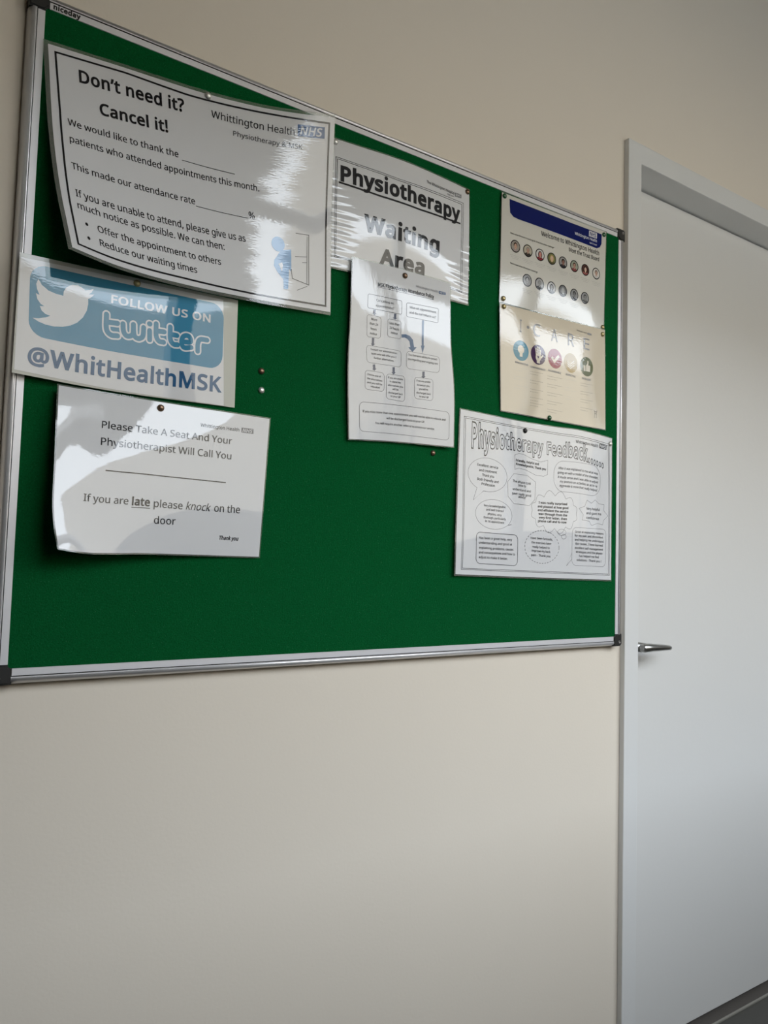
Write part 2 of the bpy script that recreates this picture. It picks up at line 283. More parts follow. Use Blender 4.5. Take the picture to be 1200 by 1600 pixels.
# sheets: edge curves in metres, print in millimetres on the sheet (from its top left)
PAPERS = {
 'dont': dict(w=420, h=297, c=0,
  T=[[0.0276,-0.024,1.7609],[0.0792,-0.02,1.7669],[0.1311,-0.0185,1.7713],[0.1831,-0.0195,1.7735],[0.2351,-0.023,1.7749],[0.2868,-0.029,1.7774],[0.3381,-0.0375,1.7805],[0.3887,-0.0485,1.7859],[0.4388,-0.062,1.7914]],
  B=[[0.0588,-0.086,1.4762],[0.1082,-0.0732,1.4725],[0.1581,-0.0619,1.4725],[0.2084,-0.0522,1.4749],[0.2588,-0.044,1.4782],[0.3095,-0.0374,1.4822],[0.3603,-0.0324,1.4862],[0.4112,-0.0289,1.4903],[0.4622,-0.027,1.494]],
  L=[[0.0276,-0.024,1.7609],[0.0305,-0.0278,1.7245],[0.033,-0.0328,1.6882],[0.0356,-0.0388,1.652],[0.0389,-0.046,1.6161],[0.0429,-0.0543,1.5806],[0.0477,-0.0638,1.5454],[0.0534,-0.0743,1.5106],[0.0588,-0.086,1.4762]],
  R=[[0.4388,-0.062,1.7914],[0.4409,-0.0578,1.7541],[0.443,-0.0536,1.7169],[0.4453,-0.0493,1.6796],[0.4481,-0.045,1.6424],[0.4513,-0.0406,1.6053],[0.4549,-0.0361,1.5682],[0.4586,-0.0316,1.5311],[0.4622,-0.027,1.494]],
  prims=[
   ('s','border_line',((8.8,9),(100.9,7),(187.4,9.8),(319.2,7.5),(411.5,9.5),(411.5,89.3),(410.9,155.3),(410.9,288.9),(281.5,289.5),(166.6,287.9),(70.5,288.4),(9.7,288),(9.8,221.6),(10.9,145.3),(10.9,91.8)),2.7,1,'K',0),
   ('t','heading#1','Don’t need it?',38.4,40.9,185.2,36.9,16.8,'b','K'),
   ('t','heading#2','Cancel it!',64.4,78.4,160.4,74.1,15.9,'b','K'),
   ('t','body_text#3','We would like to thank the',20.2,109.1,174.4,107,9.4,'','K'),
   ('s','body_text#3',((179.4,109.4),(217.7,110),(260.2,110.7)),0.9,0,'K',0),
   ('t','body_text#4','patients who attended appointments this month.',21.1,133.3,298.8,129.1,9.5,'','K'),
   ('t','body_text#5','This made our attendance rate',19.6,172.8,195.6,171.2,9.5,'','K'),
   ('s','body_text#5',((196.3,173.2),(236.8,173.9),(279.4,174)),0.9,0,'K',0),
   ('t','body_text#6','%',280.3,173.8,290.2,173.7,10.7,'','K'),
   ('t','body_text#7','If you are unable to attend, please give us as',20,213,272.8,211.3,10.4,'','K'),
   ('t','body_text#8','much notice as possible. We can then:',19.7,230.8,236.6,230.5,10.1,'','K'),
   ('t','body_text#9','Offer the appointment to others',42.7,255.7,228.3,254.8,9.8,'','K'),
   ('e','body_text#9',27.8,250.7,2.1,2.5,0,'K','K',0,1),
   ('t','body_text#10','Reduce our waiting times',42.1,276.2,187,275.5,9.9,'','K'),
   ('e','body_text#10',27,271.6,2.1,2.5,0,'K','K',0,1),
   ('t','logo_text#11','Whittington Health',225.1,33.2,355.8,34.3,10.8,'','G'),
   ('n','logo',((360.7,16.5),(404.4,16.2),(404.6,33.8),(360.7,34.5)),'B','W'),
   ('t','logo_text#12','Physiotherapy & MSK',258.4,52.6,369.1,54.3,7.4,'','G'),
   ('e','figure_symbol',327.6,205,11.3,11.4,0,'K','L',0,1),
   ('p','figure_symbol',((336.1,212.9),(350,210.1),(349.1,241.8),(347.3,244.3),(344.9,239.5),(342,272.1),(338.3,273.3),(333.9,272.8),(333.9,256.9),(332.5,257.1),(323.7,248),(318.5,239.5),(319.8,230.4),(325.1,223.6),(330.1,216.2)),'L',1),
   ('p','figure_symbol',((326.7,235.4),(333.3,232.3),(334.4,236.5),(332.2,246.8)),'W',2),
   ('s','door_symbol',((358.5,183.8),(381.1,183.7),(379.9,260.8),(350,254.6),(348.9,239.9)),1,0,'G',0),
   ('s','door_symbol',((378.3,186.5),(376.4,259.3)),0.7,0,'G',0),
   ('s','door_symbol',((356.4,219.9),(376.8,217.9)),0.8,0,'G',0),
   ('s','door_symbol',((368.6,227.7),(376.6,226.8)),0.8,0,'G',0),
   ('s','door_symbol',((358,271.8),(376.9,263.1)),0.7,0,'G',0),
  ]),
 'please': dict(w=303, h=216, c=0.004,
  T=[[0.0626,-0.03,1.3131],[0.1002,-0.0272,1.3124],[0.138,-0.0249,1.3119],[0.1757,-0.0232,1.3116],[0.2135,-0.022,1.3112],[0.2513,-0.0214,1.3107],[0.289,-0.0214,1.3102],[0.3268,-0.0219,1.3096],[0.3646,-0.023,1.3088]],
  B=[[0.0657,-0.068,1.1035],[0.1008,-0.0574,1.0992],[0.1366,-0.0483,1.0991],[0.1727,-0.0404,1.1002],[0.209,-0.034,1.1002],[0.2456,-0.0289,1.1],[0.2824,-0.0253,1.0998],[0.3192,-0.0229,1.0996],[0.3561,-0.022,1.0994]],
  L=[[0.0626,-0.03,1.3131],[0.0617,-0.0361,1.2871],[0.0609,-0.0417,1.261],[0.0602,-0.0471,1.2349],[0.0597,-0.052,1.2086],[0.0588,-0.0566,1.1823],[0.0586,-0.0607,1.1559],[0.0609,-0.0646,1.1296],[0.0657,-0.068,1.1035]],
  R=[[0.3646,-0.023,1.3088],[0.3632,-0.0235,1.2827],[0.3619,-0.0239,1.2565],[0.3608,-0.024,1.2303],[0.3597,-0.024,1.2041],[0.3587,-0.0238,1.1779],[0.3577,-0.0234,1.1517],[0.3569,-0.0228,1.1255],[0.3561,-0.022,1.0994]],
  prims=[
   ('t','body_text#13','Please Take A Seat And Your',56.9,49.4,245.3,48,9.9,'','G'),
   ('t','body_text#14','Physiotherapist Will Call You',56.7,72.8,245.8,71.2,10.1,'','G'),
   ('s','rule_line',((64.4,106.6),(148.2,107.1),(239.8,106.9)),1.5,0,'K',0),
   ('t','body_text#15','If you are',38,149.5,98.1,150.3,9.5,'','G'),
   ('t','body_text#15','late',103.2,150.7,128.6,150.8,10.7,'b','K'),
   ('s','body_text#15',((102.7,153.7),(129.1,153.8)),1,0,'K',0),
   ('t','body_text#15','please',134.2,151.4,176.5,151.7,10.3,'','G'),
   ('t','body_text#15','knock',181.6,151.3,219.6,151.5,10.6,'i','G'),
   ('t','body_text#15','on the',225,151.4,266.1,151.1,10.9,'','G'),
   ('t','body_text#16','door',135.7,174.5,167.6,174.4,10.2,'','G'),
   ('t','body_text#17','Thank you',236.1,192.2,267,192.4,5.5,'bi','K'),
   ('t','logo_text#18','Whittington Health',195.4,27.8,255.7,26.8,5.2,'','G'),
   ('n','logo',((259.2,20.1),(278.2,19.7),(278.7,27.4),(259.3,27.8)),'D','W'),
  ]),
 'twit': dict(w=303, h=158, c=0.002,
  T=[[0.0085,-0.027,1.476],[0.0458,-0.0258,1.4768],[0.0831,-0.0248,1.4775],[0.1204,-0.0238,1.4782],[0.1577,-0.023,1.4789],[0.195,-0.0223,1.4795],[0.2323,-0.0218,1.4801],[0.2697,-0.0213,1.4806],[0.307,-0.021,1.4811]],
  B=[[0.0069,-0.031,1.3208],[0.0446,-0.0289,1.3193],[0.0822,-0.027,1.3177],[0.1199,-0.0254,1.3168],[0.1576,-0.024,1.3167],[0.1953,-0.0229,1.3171],[0.2331,-0.022,1.3178],[0.2708,-0.0214,1.3185],[0.3085,-0.021,1.3189]],
  L=[[0.0085,-0.027,1.476],[0.0084,-0.0271,1.4566],[0.0082,-0.0273,1.4372],[0.008,-0.0276,1.4178],[0.0078,-0.028,1.3984],[0.0076,-0.0286,1.379],[0.0074,-0.0293,1.3596],[0.0072,-0.0301,1.3402],[0.0069,-0.031,1.3208]],
  R=[[0.307,-0.021,1.4811],[0.3072,-0.021,1.4608],[0.3074,-0.021,1.4405],[0.3076,-0.021,1.4203],[0.3077,-0.021,1.4],[0.3079,-0.021,1.3797],[0.3081,-0.021,1.3594],[0.3083,-0.021,1.3392],[0.3085,-0.021,1.3189]],
  prims=[
   ('p','paper',((1.1,5.7),(279.4,4.3),(285.6,157.4),(103,155.3),(2.3,153.6)),'W',0),
   ('r','blue_panel',((13.2,11.2),(280.7,12),(281,106.2),(16,105.7)),20,0,'K','T',1),
   ('t','heading#19','FOLLOW US ON',116.5,41.2,260.1,41,10.6,'b','W2'),
   ('s','lettering',((111.3,58),(112.2,77.4),(118.3,84.2),(127.3,83.9)),11.2,0,'W2',-2),
   ('s','lettering',((113,68.2),(126.5,67.2)),11.2,0,'W2',-2),
   ('s','lettering',((133.9,66.5),(135.1,76.2),(138.8,81.3),(143.8,81.3),(147.9,78),(148.5,72.1),(148.1,64.6)),11.2,0,'W2',-2),
   ('s','lettering',((148.5,72.1),(150,79.3),(154,82.3),(158.6,81.5),(162,77.2),(162.3,66.2)),11.2,0,'W2',-2),
   ('s','lettering',((170.2,59.7),(171,59.7)),11.2,0,'W2',-2),
   ('s','lettering',((170.9,68.9),(171.5,81.4)),11.2,0,'W2',-2),
   ('s','lettering',((179.7,57.9),(180.4,73.9),(184.6,80.8),(191.3,81.4)),11.2,0,'W2',-2),
   ('s','lettering',((181,67.6),(191.5,66.9)),11.2,0,'W2',-2),
   ('s','lettering',((200.1,58.5),(200.8,74.7),(205.2,81.3),(211.9,81.4)),11.2,0,'W2',-2),
   ('s','lettering',((201.4,68.5),(210.4,68.7)),11.2,0,'W2',-2),
   ('s','lettering',((219.5,75.8),(230.5,74.6),(229.6,67.9),(224,66.3),(218.9,69.8),(217.6,77.8),(221.6,83.7),(232.1,81.8)),11.2,0,'W2',-2),
   ('s','lettering',((242.1,85.6),(242,74.6),(245.5,68.2),(255.9,67.4)),11.2,0,'W2',-2),
   ('s','lettering',((111.3,58),(112.2,77.4),(118.3,84.2),(127.3,83.9)),6.8,0,'T2',-3),
   ('s','lettering',((113,68.2),(126.5,67.2)),6.8,0,'T2',-3),
   ('s','lettering',((133.9,66.5),(135.1,76.2),(138.8,81.3),(143.8,81.3),(147.9,78),(148.5,72.1),(148.1,64.6)),6.8,0,'T2',-3),
   ('s','lettering',((148.5,72.1),(150,79.3),(154,82.3),(158.6,81.5),(162,77.2),(162.3,66.2)),6.8,0,'T2',-3),
   ('s','lettering',((170.2,59.7),(171,59.7)),6.8,0,'T2',-3),
   ('s','lettering',((170.9,68.9),(171.5,81.4)),6.8,0,'T2',-3),
   ('s','lettering',((179.7,57.9),(180.4,73.9),(184.6,80.8),(191.3,81.4)),6.8,0,'T2',-3),
   ('s','lettering',((181,67.6),(191.5,66.9)),6.8,0,'T2',-3),
   ('s','lettering',((200.1,58.5),(200.8,74.7),(205.2,81.3),(211.9,81.4)),6.8,0,'T2',-3),
   ('s','lettering',((201.4,68.5),(210.4,68.7)),6.8,0,'T2',-3),
   ('s','lettering',((219.5,75.8),(230.5,74.6),(229.6,67.9),(224,66.3),(218.9,69.8),(217.6,77.8),(221.6,83.7),(232.1,81.8)),6.8,0,'T2',-3),
   ('s','lettering',((242.1,85.6),(242,74.6),(245.5,68.2),(255.9,67.4)),6.8,0,'T2',-3),
   ('t','handle_text','@WhitHealthMSK',16.9,141.3,281.5,138.4,21.2,'b','B2'),
   ('p','bird_logo',((23.7,30),(28.1,36.6),(36.6,42.3),(46.1,44.6),(55.1,45.2),(55.4,39.3),(58.6,32.8),(65.6,28),(72.9,27.1),(78.6,29.7),(82.4,31.7),(87.9,30.1),(93,27.8),(90.3,33.3),(86.9,36.2),(94.4,34.9),(90.6,39.3),(86.6,42.7),(87,49.1),(85.6,58.4),(81.2,68.3),(74.3,76.8),(66.1,82.3),(56.7,86),(46.1,87.9),(35.6,87.7),(27.4,85.7),(19.7,82.3),(27.1,81.3),(35.1,78.3),(40.7,75.1),(34.8,73.9),(30,70.5),(27.4,65),(32.9,64),(28.4,62),(24,56.6),(21.9,49.2),(26.3,50.5),(22.9,43.5),(21.5,36.8)),'W2',3),
  ]),
 'wait': dict(w=303, h=216, c=0.004,
  T=[[0.453,-0.02,1.7849],[0.4904,-0.0239,1.7846],[0.5278,-0.0267,1.785],[0.5653,-0.0284,1.7863],[0.6028,-0.029,1.787],[0.6403,-0.0284,1.7868],[0.6778,-0.0267,1.7863],[0.7153,-0.0239,1.786],[0.7526,-0.02,1.7861]],
  B=[[0.4581,-0.023,1.5701],[0.4951,-0.0231,1.5718],[0.532,-0.0231,1.5727],[0.569,-0.0231,1.5727],[0.6059,-0.023,1.5723],[0.6429,-0.0228,1.5717],[0.6798,-0.0226,1.5713],[0.7168,-0.0223,1.5713],[0.7537,-0.022,1.5715]],
  L=[[0.453,-0.02,1.7849],[0.4533,-0.021,1.758],[0.4537,-0.0219,1.7312],[0.4541,-0.0225,1.7043],[0.4547,-0.023,1.6775],[0.4554,-0.0233,1.6507],[0.4562,-0.0234,1.6238],[0.4571,-0.0233,1.597],[0.4581,-0.023,1.5701]],
  R=[[0.7526,-0.02,1.7861],[0.7524,-0.0211,1.7593],[0.7524,-0.022,1.7325],[0.7523,-0.0226,1.7057],[0.7523,-0.023,1.6788],[0.7524,-0.0231,1.652],[0.7526,-0.023,1.6252],[0.753,-0.0226,1.5984],[0.7537,-0.022,1.5715]],
  prims=[
   ('s','border_line',((12.7,30.8),(136.1,36.1),(287,30.6),(286.2,114.3),(287.2,197.8),(139,199.3),(11.2,199.3),(11.4,114.2)),0.8,1,'K',0),
   ('s','border_line',((15.4,33.6),(136.1,39.1),(282.8,34.4),(282.2,115.5),(283.6,195.2),(138.8,197),(13.7,197),(13.9,113.6)),0.8,1,'K',0),
   ('t','heading#20','Physiotherapy',21.1,68.9,278.5,67.5,24.7,'B','G2'),
   ('s','heading#20',((17.9,72.8),(98.2,76.7),(180.6,76.9),(279.3,72)),3.2,0,'G2',0),
   ('t','body_text#21','Waiting',66.2,142.6,228.6,141.2,26.3,'B','G2'),
   ('t','body_text#22','Area',98.9,191.2,197,188.2,24.9,'B','G2'),
   ('t','logo_text#23','The Whittington Hospital',196.1,23.7,263.1,22.5,5.7,'','G'),
   ('t','logo_text#24','NHS Trust',245.4,28.8,262.4,27.5,3.2,'','G'),
   ('n','logo',((264.6,17.4),(281.4,15.6),(281.4,23.1),(264.6,25.1)),'D','W'),
  ]),
 'msk': dict(w=213, h=300, c=0.002,
  T=[[0.4986,-0.031,1.5913],[0.5243,-0.0307,1.5927],[0.5499,-0.0304,1.5941],[0.5756,-0.0302,1.5953],[0.6013,-0.03,1.5962],[0.627,-0.0299,1.5965],[0.6527,-0.0299,1.5964],[0.6785,-0.0299,1.5962],[0.7042,-0.03,1.596]],
  B=[[0.5064,-0.025,1.2944],[0.5333,-0.0246,1.2964],[0.5602,-0.0245,1.2982],[0.5871,-0.0246,1.2998],[0.614,-0.025,1.301],[0.641,-0.0256,1.3019],[0.6679,-0.0265,1.3026],[0.6948,-0.0276,1.3032],[0.7217,-0.029,1.304]],
  L=[[0.4986,-0.031,1.5913],[0.4991,-0.0307,1.5542],[0.4996,-0.0302,1.517],[0.4993,-0.0297,1.4799],[0.4987,-0.029,1.4427],[0.4993,-0.0282,1.4056],[0.5012,-0.0272,1.3685],[0.5038,-0.0262,1.3315],[0.5064,-0.025,1.2944]],
  R=[[0.7042,-0.03,1.596],[0.7042,-0.0314,1.5594],[0.7044,-0.0324,1.5228],[0.7063,-0.0329,1.4862],[0.7108,-0.033,1.4499],[0.7156,-0.0327,1.4136],[0.7183,-0.0319,1.3771],[0.7198,-0.0307,1.3405],[0.7217,-0.029,1.304]],
  prims=[
   ('t','heading#25','MSK Physiotherapy Attendance Policy',52.6,39.2,175.3,36.9,6.2,'b','K'),
   ('s','heading#25',((52.1,40.9),(111.9,41.3),(175.3,39.1)),0.5,0,'K',0),
   ('t','logo_text#26','Whittington Health',134.6,25.5,184.3,24,4.2,'','M'),
   ('n','logo',((186.7,20.1),(202.3,19.4),(202.3,24.4),(186.7,25.1)),'B','W'),
   ('r','flow_box#1',((32.4,55.4),(103.7,56.2),(103.4,80.2),(32.3,79.4)),3,0.8,'D2','',1),
   ('t','flow_box#1/box_text','Cancelling an',49.6,65.3,85.9,65.5,3.9,'','G'),
   ('t','flow_box#1/box_text','appointment?',48.5,74.4,86.8,74.5,3.9,'','G'),
   ('r','flow_box#2',((114,57.3),(185.8,53.3),(184.8,79.6),(113.7,81.8)),3,0.8,'D2','',1),
   ('t','flow_box#2/box_text','Miss an appointment',121.1,65.7,180.4,63.1,4.1,'','G'),
   ('t','flow_box#2/box_text','and do not inform us?',120,75,179.8,72.6,4.1,'','G'),
   ('r','flow_box#3',((31.6,90.4),(60.4,91.8),(59.8,128.1),(32.3,128.2)),5,0.5,'D2','',1),
   ('t','flow_box#3/box_text','More',40.3,99,52,99.4,3.9,'','G'),
   ('t','flow_box#3/box_text','than 24',37,106.8,54.3,107.4,3.9,'','G'),
   ('t','flow_box#3/box_text','hours',39.6,115.2,51.5,115.9,3.9,'','G'),
   ('t','flow_box#3/box_text','notice',38.6,123.3,52.2,123.8,3.9,'','G'),
   ('r','flow_box#4',((74.2,92),(102.2,92.5),(101.5,123.5),(74.1,123)),4,0.5,'D2','',1),
   ('t','flow_box#4/box_text','Less than',77.9,100.6,98.7,100.9,4,'','G'),
   ('t','flow_box#4/box_text','24 hours',78.1,108.9,98,109.3,4,'','G'),
   ('t','flow_box#4/box_text','notice',80.9,116.7,94.8,116.9,4,'','G'),
   ('r','flow_box#5',((32.4,142.3),(102.6,144.4),(101.5,172.2),(33.8,171.2)),6,0.5,'D2','',1),
   ('t','flow_box#5/box_text','Contact our administration',40.8,149.8,93.3,150.8,3.2,'','G'),
   ('t','flow_box#5/box_text','team who will offer you 2',42.2,156.9,91.9,157.6,3.2,'','G'),
   ('t','flow_box#5/box_text','further alternatives',47.3,163.7,86.6,164.6,3.2,'','G'),
   ('r','flow_box#6',((113.3,142.2),(185.7,141.3),(182.6,170.3),(112.5,172.9)),7,0.5,'D2','',1),
   ('t','flow_box#6/box_text','The therapist will try to contact',117.2,149.6,179.5,148.1,3.4,'','G'),
   ('t','flow_box#6/box_text','you regarding your ongoing care',115.6,157,180.3,156,3.4,'','G'),
   ('r','flow_box#7',((30.8,184.3),(67.8,186),(67.3,217.5),(30.4,216.3)),6,0.5,'D2','',1),
   ('t','flow_box#7/box_text','Choose one of',34.5,192.5,61.1,194.3,3,'','G'),
   ('t','flow_box#7/box_text','the alternatives',34.5,199.3,63.6,201.2,3,'','G'),
   ('t','flow_box#7/box_text','and you will be',34.5,205.9,63.6,207.4,3,'','G'),
   ('t','flow_box#7/box_text','rebooked',41.3,212.2,58.6,213.1,3,'','G'),
   ('r','flow_box#8',((71.8,186.7),(108.8,186.7),(108.2,230.9),(71.4,229)),6,0.5,'D2','',1),
   ('t','flow_box#8/box_text','If you are unable',74.9,193.9,104.8,194.3,3,'','G'),
   ('t','flow_box#8/box_text','to attend the',78.1,200.1,100.4,200.5,3,'','G'),
   ('t','flow_box#8/box_text','alternatives you',74.9,206.8,104.7,207,3,'','G'),
   ('t','flow_box#8/box_text','will be',83.7,212.8,95.7,213.1,3.1,'','G'),
   ('t','flow_box#8/box_text','discharged back',75.6,219.3,104.3,219.9,3,'','G'),
   ('t','flow_box#8/box_text','to your GP',80,225,99.9,225.4,3,'','G'),
   ('r','flow_box#9',((128.8,185.2),(168.1,184.1),(166.7,222.3),(128.1,222.5)),6,0.5,'D2','',1),
   ('t','flow_box#9/box_text','If we are unable',132.6,192.4,162.1,191.3,3.1,'','G'),
   ('t','flow_box#9/box_text','to contact you,',133.6,199.5,160.8,198.7,3.1,'','G'),
   ('t','flow_box#9/box_text','you will be',137.8,206.1,156.7,205.4,3.1,'','G'),
   ('t','flow_box#9/box_text','discharged back',132.5,213.2,162.6,212.3,3.1,'','G'),
   ('t','flow_box#9/box_text','to your GP',138.4,219.2,158,218.8,3.1,'','G'),
   ('r','flow_box#10',((20.1,237.9),(202.8,238.2),(203.1,289.2),(19.7,286.6)),8,0.6,'D2','',1),
   ('t','flow_box#10/box_text','If you miss more than one appointment you will not be able to rebook and',25.8,254.9,194.8,254.6,3.6,'','G'),
   ('t','flow_box#10/box_text','will be discharged back to your GP.',72.1,263.6,150.6,263.5,3.7,'','G'),
   ('t','flow_box#10/box_text','You will require another referral to access our service.',50,273,171.7,273.6,3.6,'','G'),
   ('p','flow_arrow#1',((44,80.5),(43.9,86.8),(41.9,87),(46.2,90.1),(50.6,86.1),(48.6,86.4),(48.7,80)),'A',1),
   ('p','flow_arrow#2',((87.2,81.4),(86.8,88.4),(84.7,88.6),(89.1,91.7),(93.8,87.7),(91.7,87.9),(92.1,80.9)),'A',1),
   ('p','flow_arrow#3',((42.9,129),(42.7,139.1),(40.8,139.2),(44.9,142.4),(49.2,138.6),(47.2,138.7),(47.5,128.7)),'A',1),
   ('p','flow_arrow#4',((45.4,174),(46.1,181),(44.2,181.4),(48.6,184.1),(52.5,180),(50.5,180.3),(49.8,173.2)),'A',1),
   ('p','flow_arrow#5',((84.1,173.9),(83.9,183.1),(81.9,183.3),(86.1,186.4),(90.5,182.4),(88.5,182.6),(88.8,173.4)),'A',1),
   ('p','flow_arrow#6',((145.6,173.3),(145.1,181.9),(142.9,182.2),(147.3,185.3),(152.1,181),(150,181.3),(150.6,172.7)),'A',1),
   ('p','flow_arrow#7',((148.2,81.9),(146.5,127.4),(144.8,127.6),(147.8,141.2),(152.8,126.4),(151,126.7),(152.8,81.1)),'S',1),
   ('p','flow_arrow#8',((103.4,114.7),(112.4,113.3),(121.3,114.7),(127.5,120.4),(129.9,132.9),(135.7,131.9),(126,142),(117,134.9),(121.9,134.1),(120,124.6),(115.7,120.8),(110.2,119.4),(103.4,120.5)),'S',1),
  ]),
 'trust': dict(w=303, h=216, c=0.002,
  T=[[0.8342,-0.021,1.8068],[0.8718,-0.0214,1.807],[0.9094,-0.0217,1.8072],[0.947,-0.0219,1.8075],[0.9846,-0.022,1.8079],[1.0222,-0.0219,1.8083],[1.0598,-0.0217,1.8089],[1.0974,-0.0214,1.8095],[1.1349,-0.021,1.8102]],
  B=[[0.8334,-0.021,1.594],[0.8705,-0.0214,1.5942],[0.9076,-0.0217,1.5945],[0.9446,-0.0219,1.5948],[0.9817,-0.022,1.5952],[1.0188,-0.0219,1.5956],[1.0559,-0.0217,1.5961],[1.0929,-0.0214,1.5967],[1.13,-0.021,1.5973]],
  L=[[0.8342,-0.021,1.8068],[0.8337,-0.0214,1.7802],[0.8333,-0.0217,1.7536],[0.8331,-0.0219,1.727],[0.8329,-0.022,1.7004],[0.8329,-0.0219,1.6738],[0.8329,-0.0217,1.6472],[0.8331,-0.0214,1.6206],[0.8334,-0.021,1.594]],
  R=[[1.1349,-0.021,1.8102],[1.1338,-0.0214,1.7836],[1.1328,-0.0217,1.757],[1.132,-0.0219,1.7304],[1.1313,-0.022,1.7038],[1.1307,-0.0219,1.6771],[1.1303,-0.0217,1.6505],[1.1301,-0.0214,1.6239],[1.13,-0.021,1.5973]],
  prims=[
   ('p','banner',((19,7.7),(100.9,8.2),(189.7,8.8),(288.8,8.3),(288.7,29.5),(283.5,38.7),(273.2,43.9),(154.8,42.7),(42.2,42.4),(29.8,41),(21.4,35)),'N',1),
   ('n','logo',((247.9,10.5),(273.5,10.3),(273,22.5),(247.3,23)),'W2','N'),
   ('t','logo_text#27','Whittington Health',203.3,31.5,273.2,30.8,6.2,'','W3'),
   ('t','logo_text#28','NHS Trust',250.2,38.9,273.1,38.2,3.4,'','W3'),
   ('t','heading#29','Welcome to Whittington Health',105.3,59.5,281.4,57.5,9.8,'','K'),
   ('t','heading#30','Meet the Trust Board',186,72.3,281.9,70.6,8.5,'','K'),
   ('t','body_text#31','Executive Directors (voting) & Directors (non-voting)*',23,76.7,142.3,77.5,3,'','K'),
   ('t','body_text#32','Non-Executive Directors (voting)',24.1,136.6,97.1,138.8,3.2,'','K'),
   ('f','portrait_photo#1',36.4,99,12.5,0),
   ('s','caption_text#0',((23.6,117.9),(36.4,118.3),(50.6,118.5)),0.5,0,'M2',2),
   ('s','caption_text#0',((26.3,121),(36.5,121.4),(47.9,121.5)),0.5,0,'M2',2),
   ('s','caption_text#0',((29.8,124.1),(36.5,124.4),(44.6,124.4)),0.5,0,'M2',2),
   ('f','portrait_photo#2',69.4,100,12.5,1),
   ('s','caption_text#1',((55.9,118.8),(69.4,119.3),(84.4,119.4)),0.5,0,'M2',2),
   ('s','caption_text#1',((58.8,121.9),(69.5,122.3),(81.6,122.4)),0.5,0,'M2',2),
   ('s','caption_text#1',((62.4,125.1),(69.6,125.4),(78.1,125.4)),0.5,0,'M2',2),
   ('f','portrait_photo#3',102.9,100.2,12.5,2),
   ('s','caption_text#2',((89.5,118.9),(102.9,119.3),(117.7,119.3)),0.5,0,'M2',2),
   ('s','caption_text#2',((92.4,122),(103,122.4),(114.9,122.4)),0.5,0,'M2',2),
   ('s','caption_text#2',((96,125.2),(103.1,125.5),(111.5,125.5)),0.5,0,'M2',2),
   ('f','portrait_photo#4',136.1,100.2,12.5,3),
   ('s','caption_text#3',((122.3,118.9),(136.1,119.3),(151.4,119.3)),0.5,0,'M2',2),
   ('s','caption_text#3',((125.3,122.1),(136.2,122.4),(148.6,122.4)),0.5,0,'M2',2),
   ('s','caption_text#3',((129,125.3),(136.4,125.5),(145.1,125.5)),0.5,0,'M2',2),
   ('f','portrait_photo#5',169.2,100.2,12.5,4),
   ('s','caption_text#4',((155.9,119.2),(169.1,119.5),(183.9,119.4)),0.5,0,'M2',2),
   ('s','caption_text#4',((158.8,122.4),(169.3,122.6),(181.2,122.6)),0.5,0,'M2',2),
   ('s','caption_text#4',((162.4,125.6),(169.4,125.8),(177.8,125.7)),0.5,0,'M2',2),
   ('f','portrait_photo#6',203.3,99.8,12.5,5),
   ('s','caption_text#5',((189.6,118.6),(203.3,118.8),(218.6,118.7)),0.5,0,'M2',2),
   ('s','caption_text#5',((192.6,121.8),(203.4,122),(215.8,121.9)),0.5,0,'M2',2),
   ('s','caption_text#5',((196.3,125),(203.5,125.2),(212.3,125.1)),0.5,0,'M2',2),
   ('f','portrait_photo#7',237.9,99.7,12.5,6),
   ('s','caption_text#6',((224.5,118.7),(237.9,118.9),(253.1,118.8)),0.5,0,'M2',2),
   ('s','caption_text#6',((227.4,122),(238.1,122.2),(250.3,122)),0.5,0,'M2',2),
   ('s','caption_text#6',((231.1,125.2),(238.2,125.4),(246.8,125.3)),0.5,0,'M2',2),
   ('f','portrait_photo#8',273.1,99.6,12.5,7),
   ('s','caption_text#7',((259.6,118.9),(273.1,119.1),(288.4,118.9)),0.5,0,'M2',2),
   ('s','caption_text#7',((262.5,122.2),(273.2,122.4),(285.6,122.2)),0.5,0,'M2',2),
   ('s','caption_text#7',((266.3,125.5),(273.4,125.7),(282.1,125.5)),0.5,0,'M2',2),
   ('f','portrait_photo#9',70,159.5,12.5,8),
   ('s','caption_text#8',((56.6,178.1),(70.2,178.7),(85.3,179.1)),0.5,0,'M2',2),
   ('s','caption_text#8',((59.5,181.2),(70.4,181.8),(82.6,182.1)),0.5,0,'M2',2),
   ('s','caption_text#8',((63.3,184.3),(70.5,184.8),(79.1,184.9)),0.5,0,'M2',2),
   ('f','portrait_photo#10',103.9,159.5,12.5,9),
   ('s','caption_text#9',((90.8,177.8),(104.2,178.4),(119.1,178.8)),0.5,0,'M2',2),
   ('s','caption_text#9',((93.7,180.9),(104.4,181.5),(116.4,181.7)),0.5,0,'M2',2),
   ('s','caption_text#9',((97.4,184.1),(104.5,184.5),(113,184.6)),0.5,0,'M2',2),
   ('f','portrait_photo#11',137.9,159.8,12.5,10),
   ('s','caption_text#10',((124.8,177.8),(138.3,178.5),(153.4,178.8)),0.5,0,'M2',2),
   ('s','caption_text#10',((127.8,181),(138.5,181.5),(150.6,181.8)),0.5,0,'M2',2),
   ('s','caption_text#10',((131.5,184.2),(138.7,184.6),(147.2,184.7)),0.5,0,'M2',2),
   ('f','portrait_photo#12',171.3,159.2,12.5,11),
   ('s','caption_text#11',((157.7,177),(171.7,177.6),(187.2,177.9)),0.5,0,'M2',2),
   ('s','caption_text#11',((160.8,180.2),(171.9,180.7),(184.4,180.9)),0.5,0,'M2',2),
   ('s','caption_text#11',((164.7,183.4),(172.1,183.8),(180.9,183.9)),0.5,0,'M2',2),
   ('f','portrait_photo#13',205.9,159.9,12.5,12),
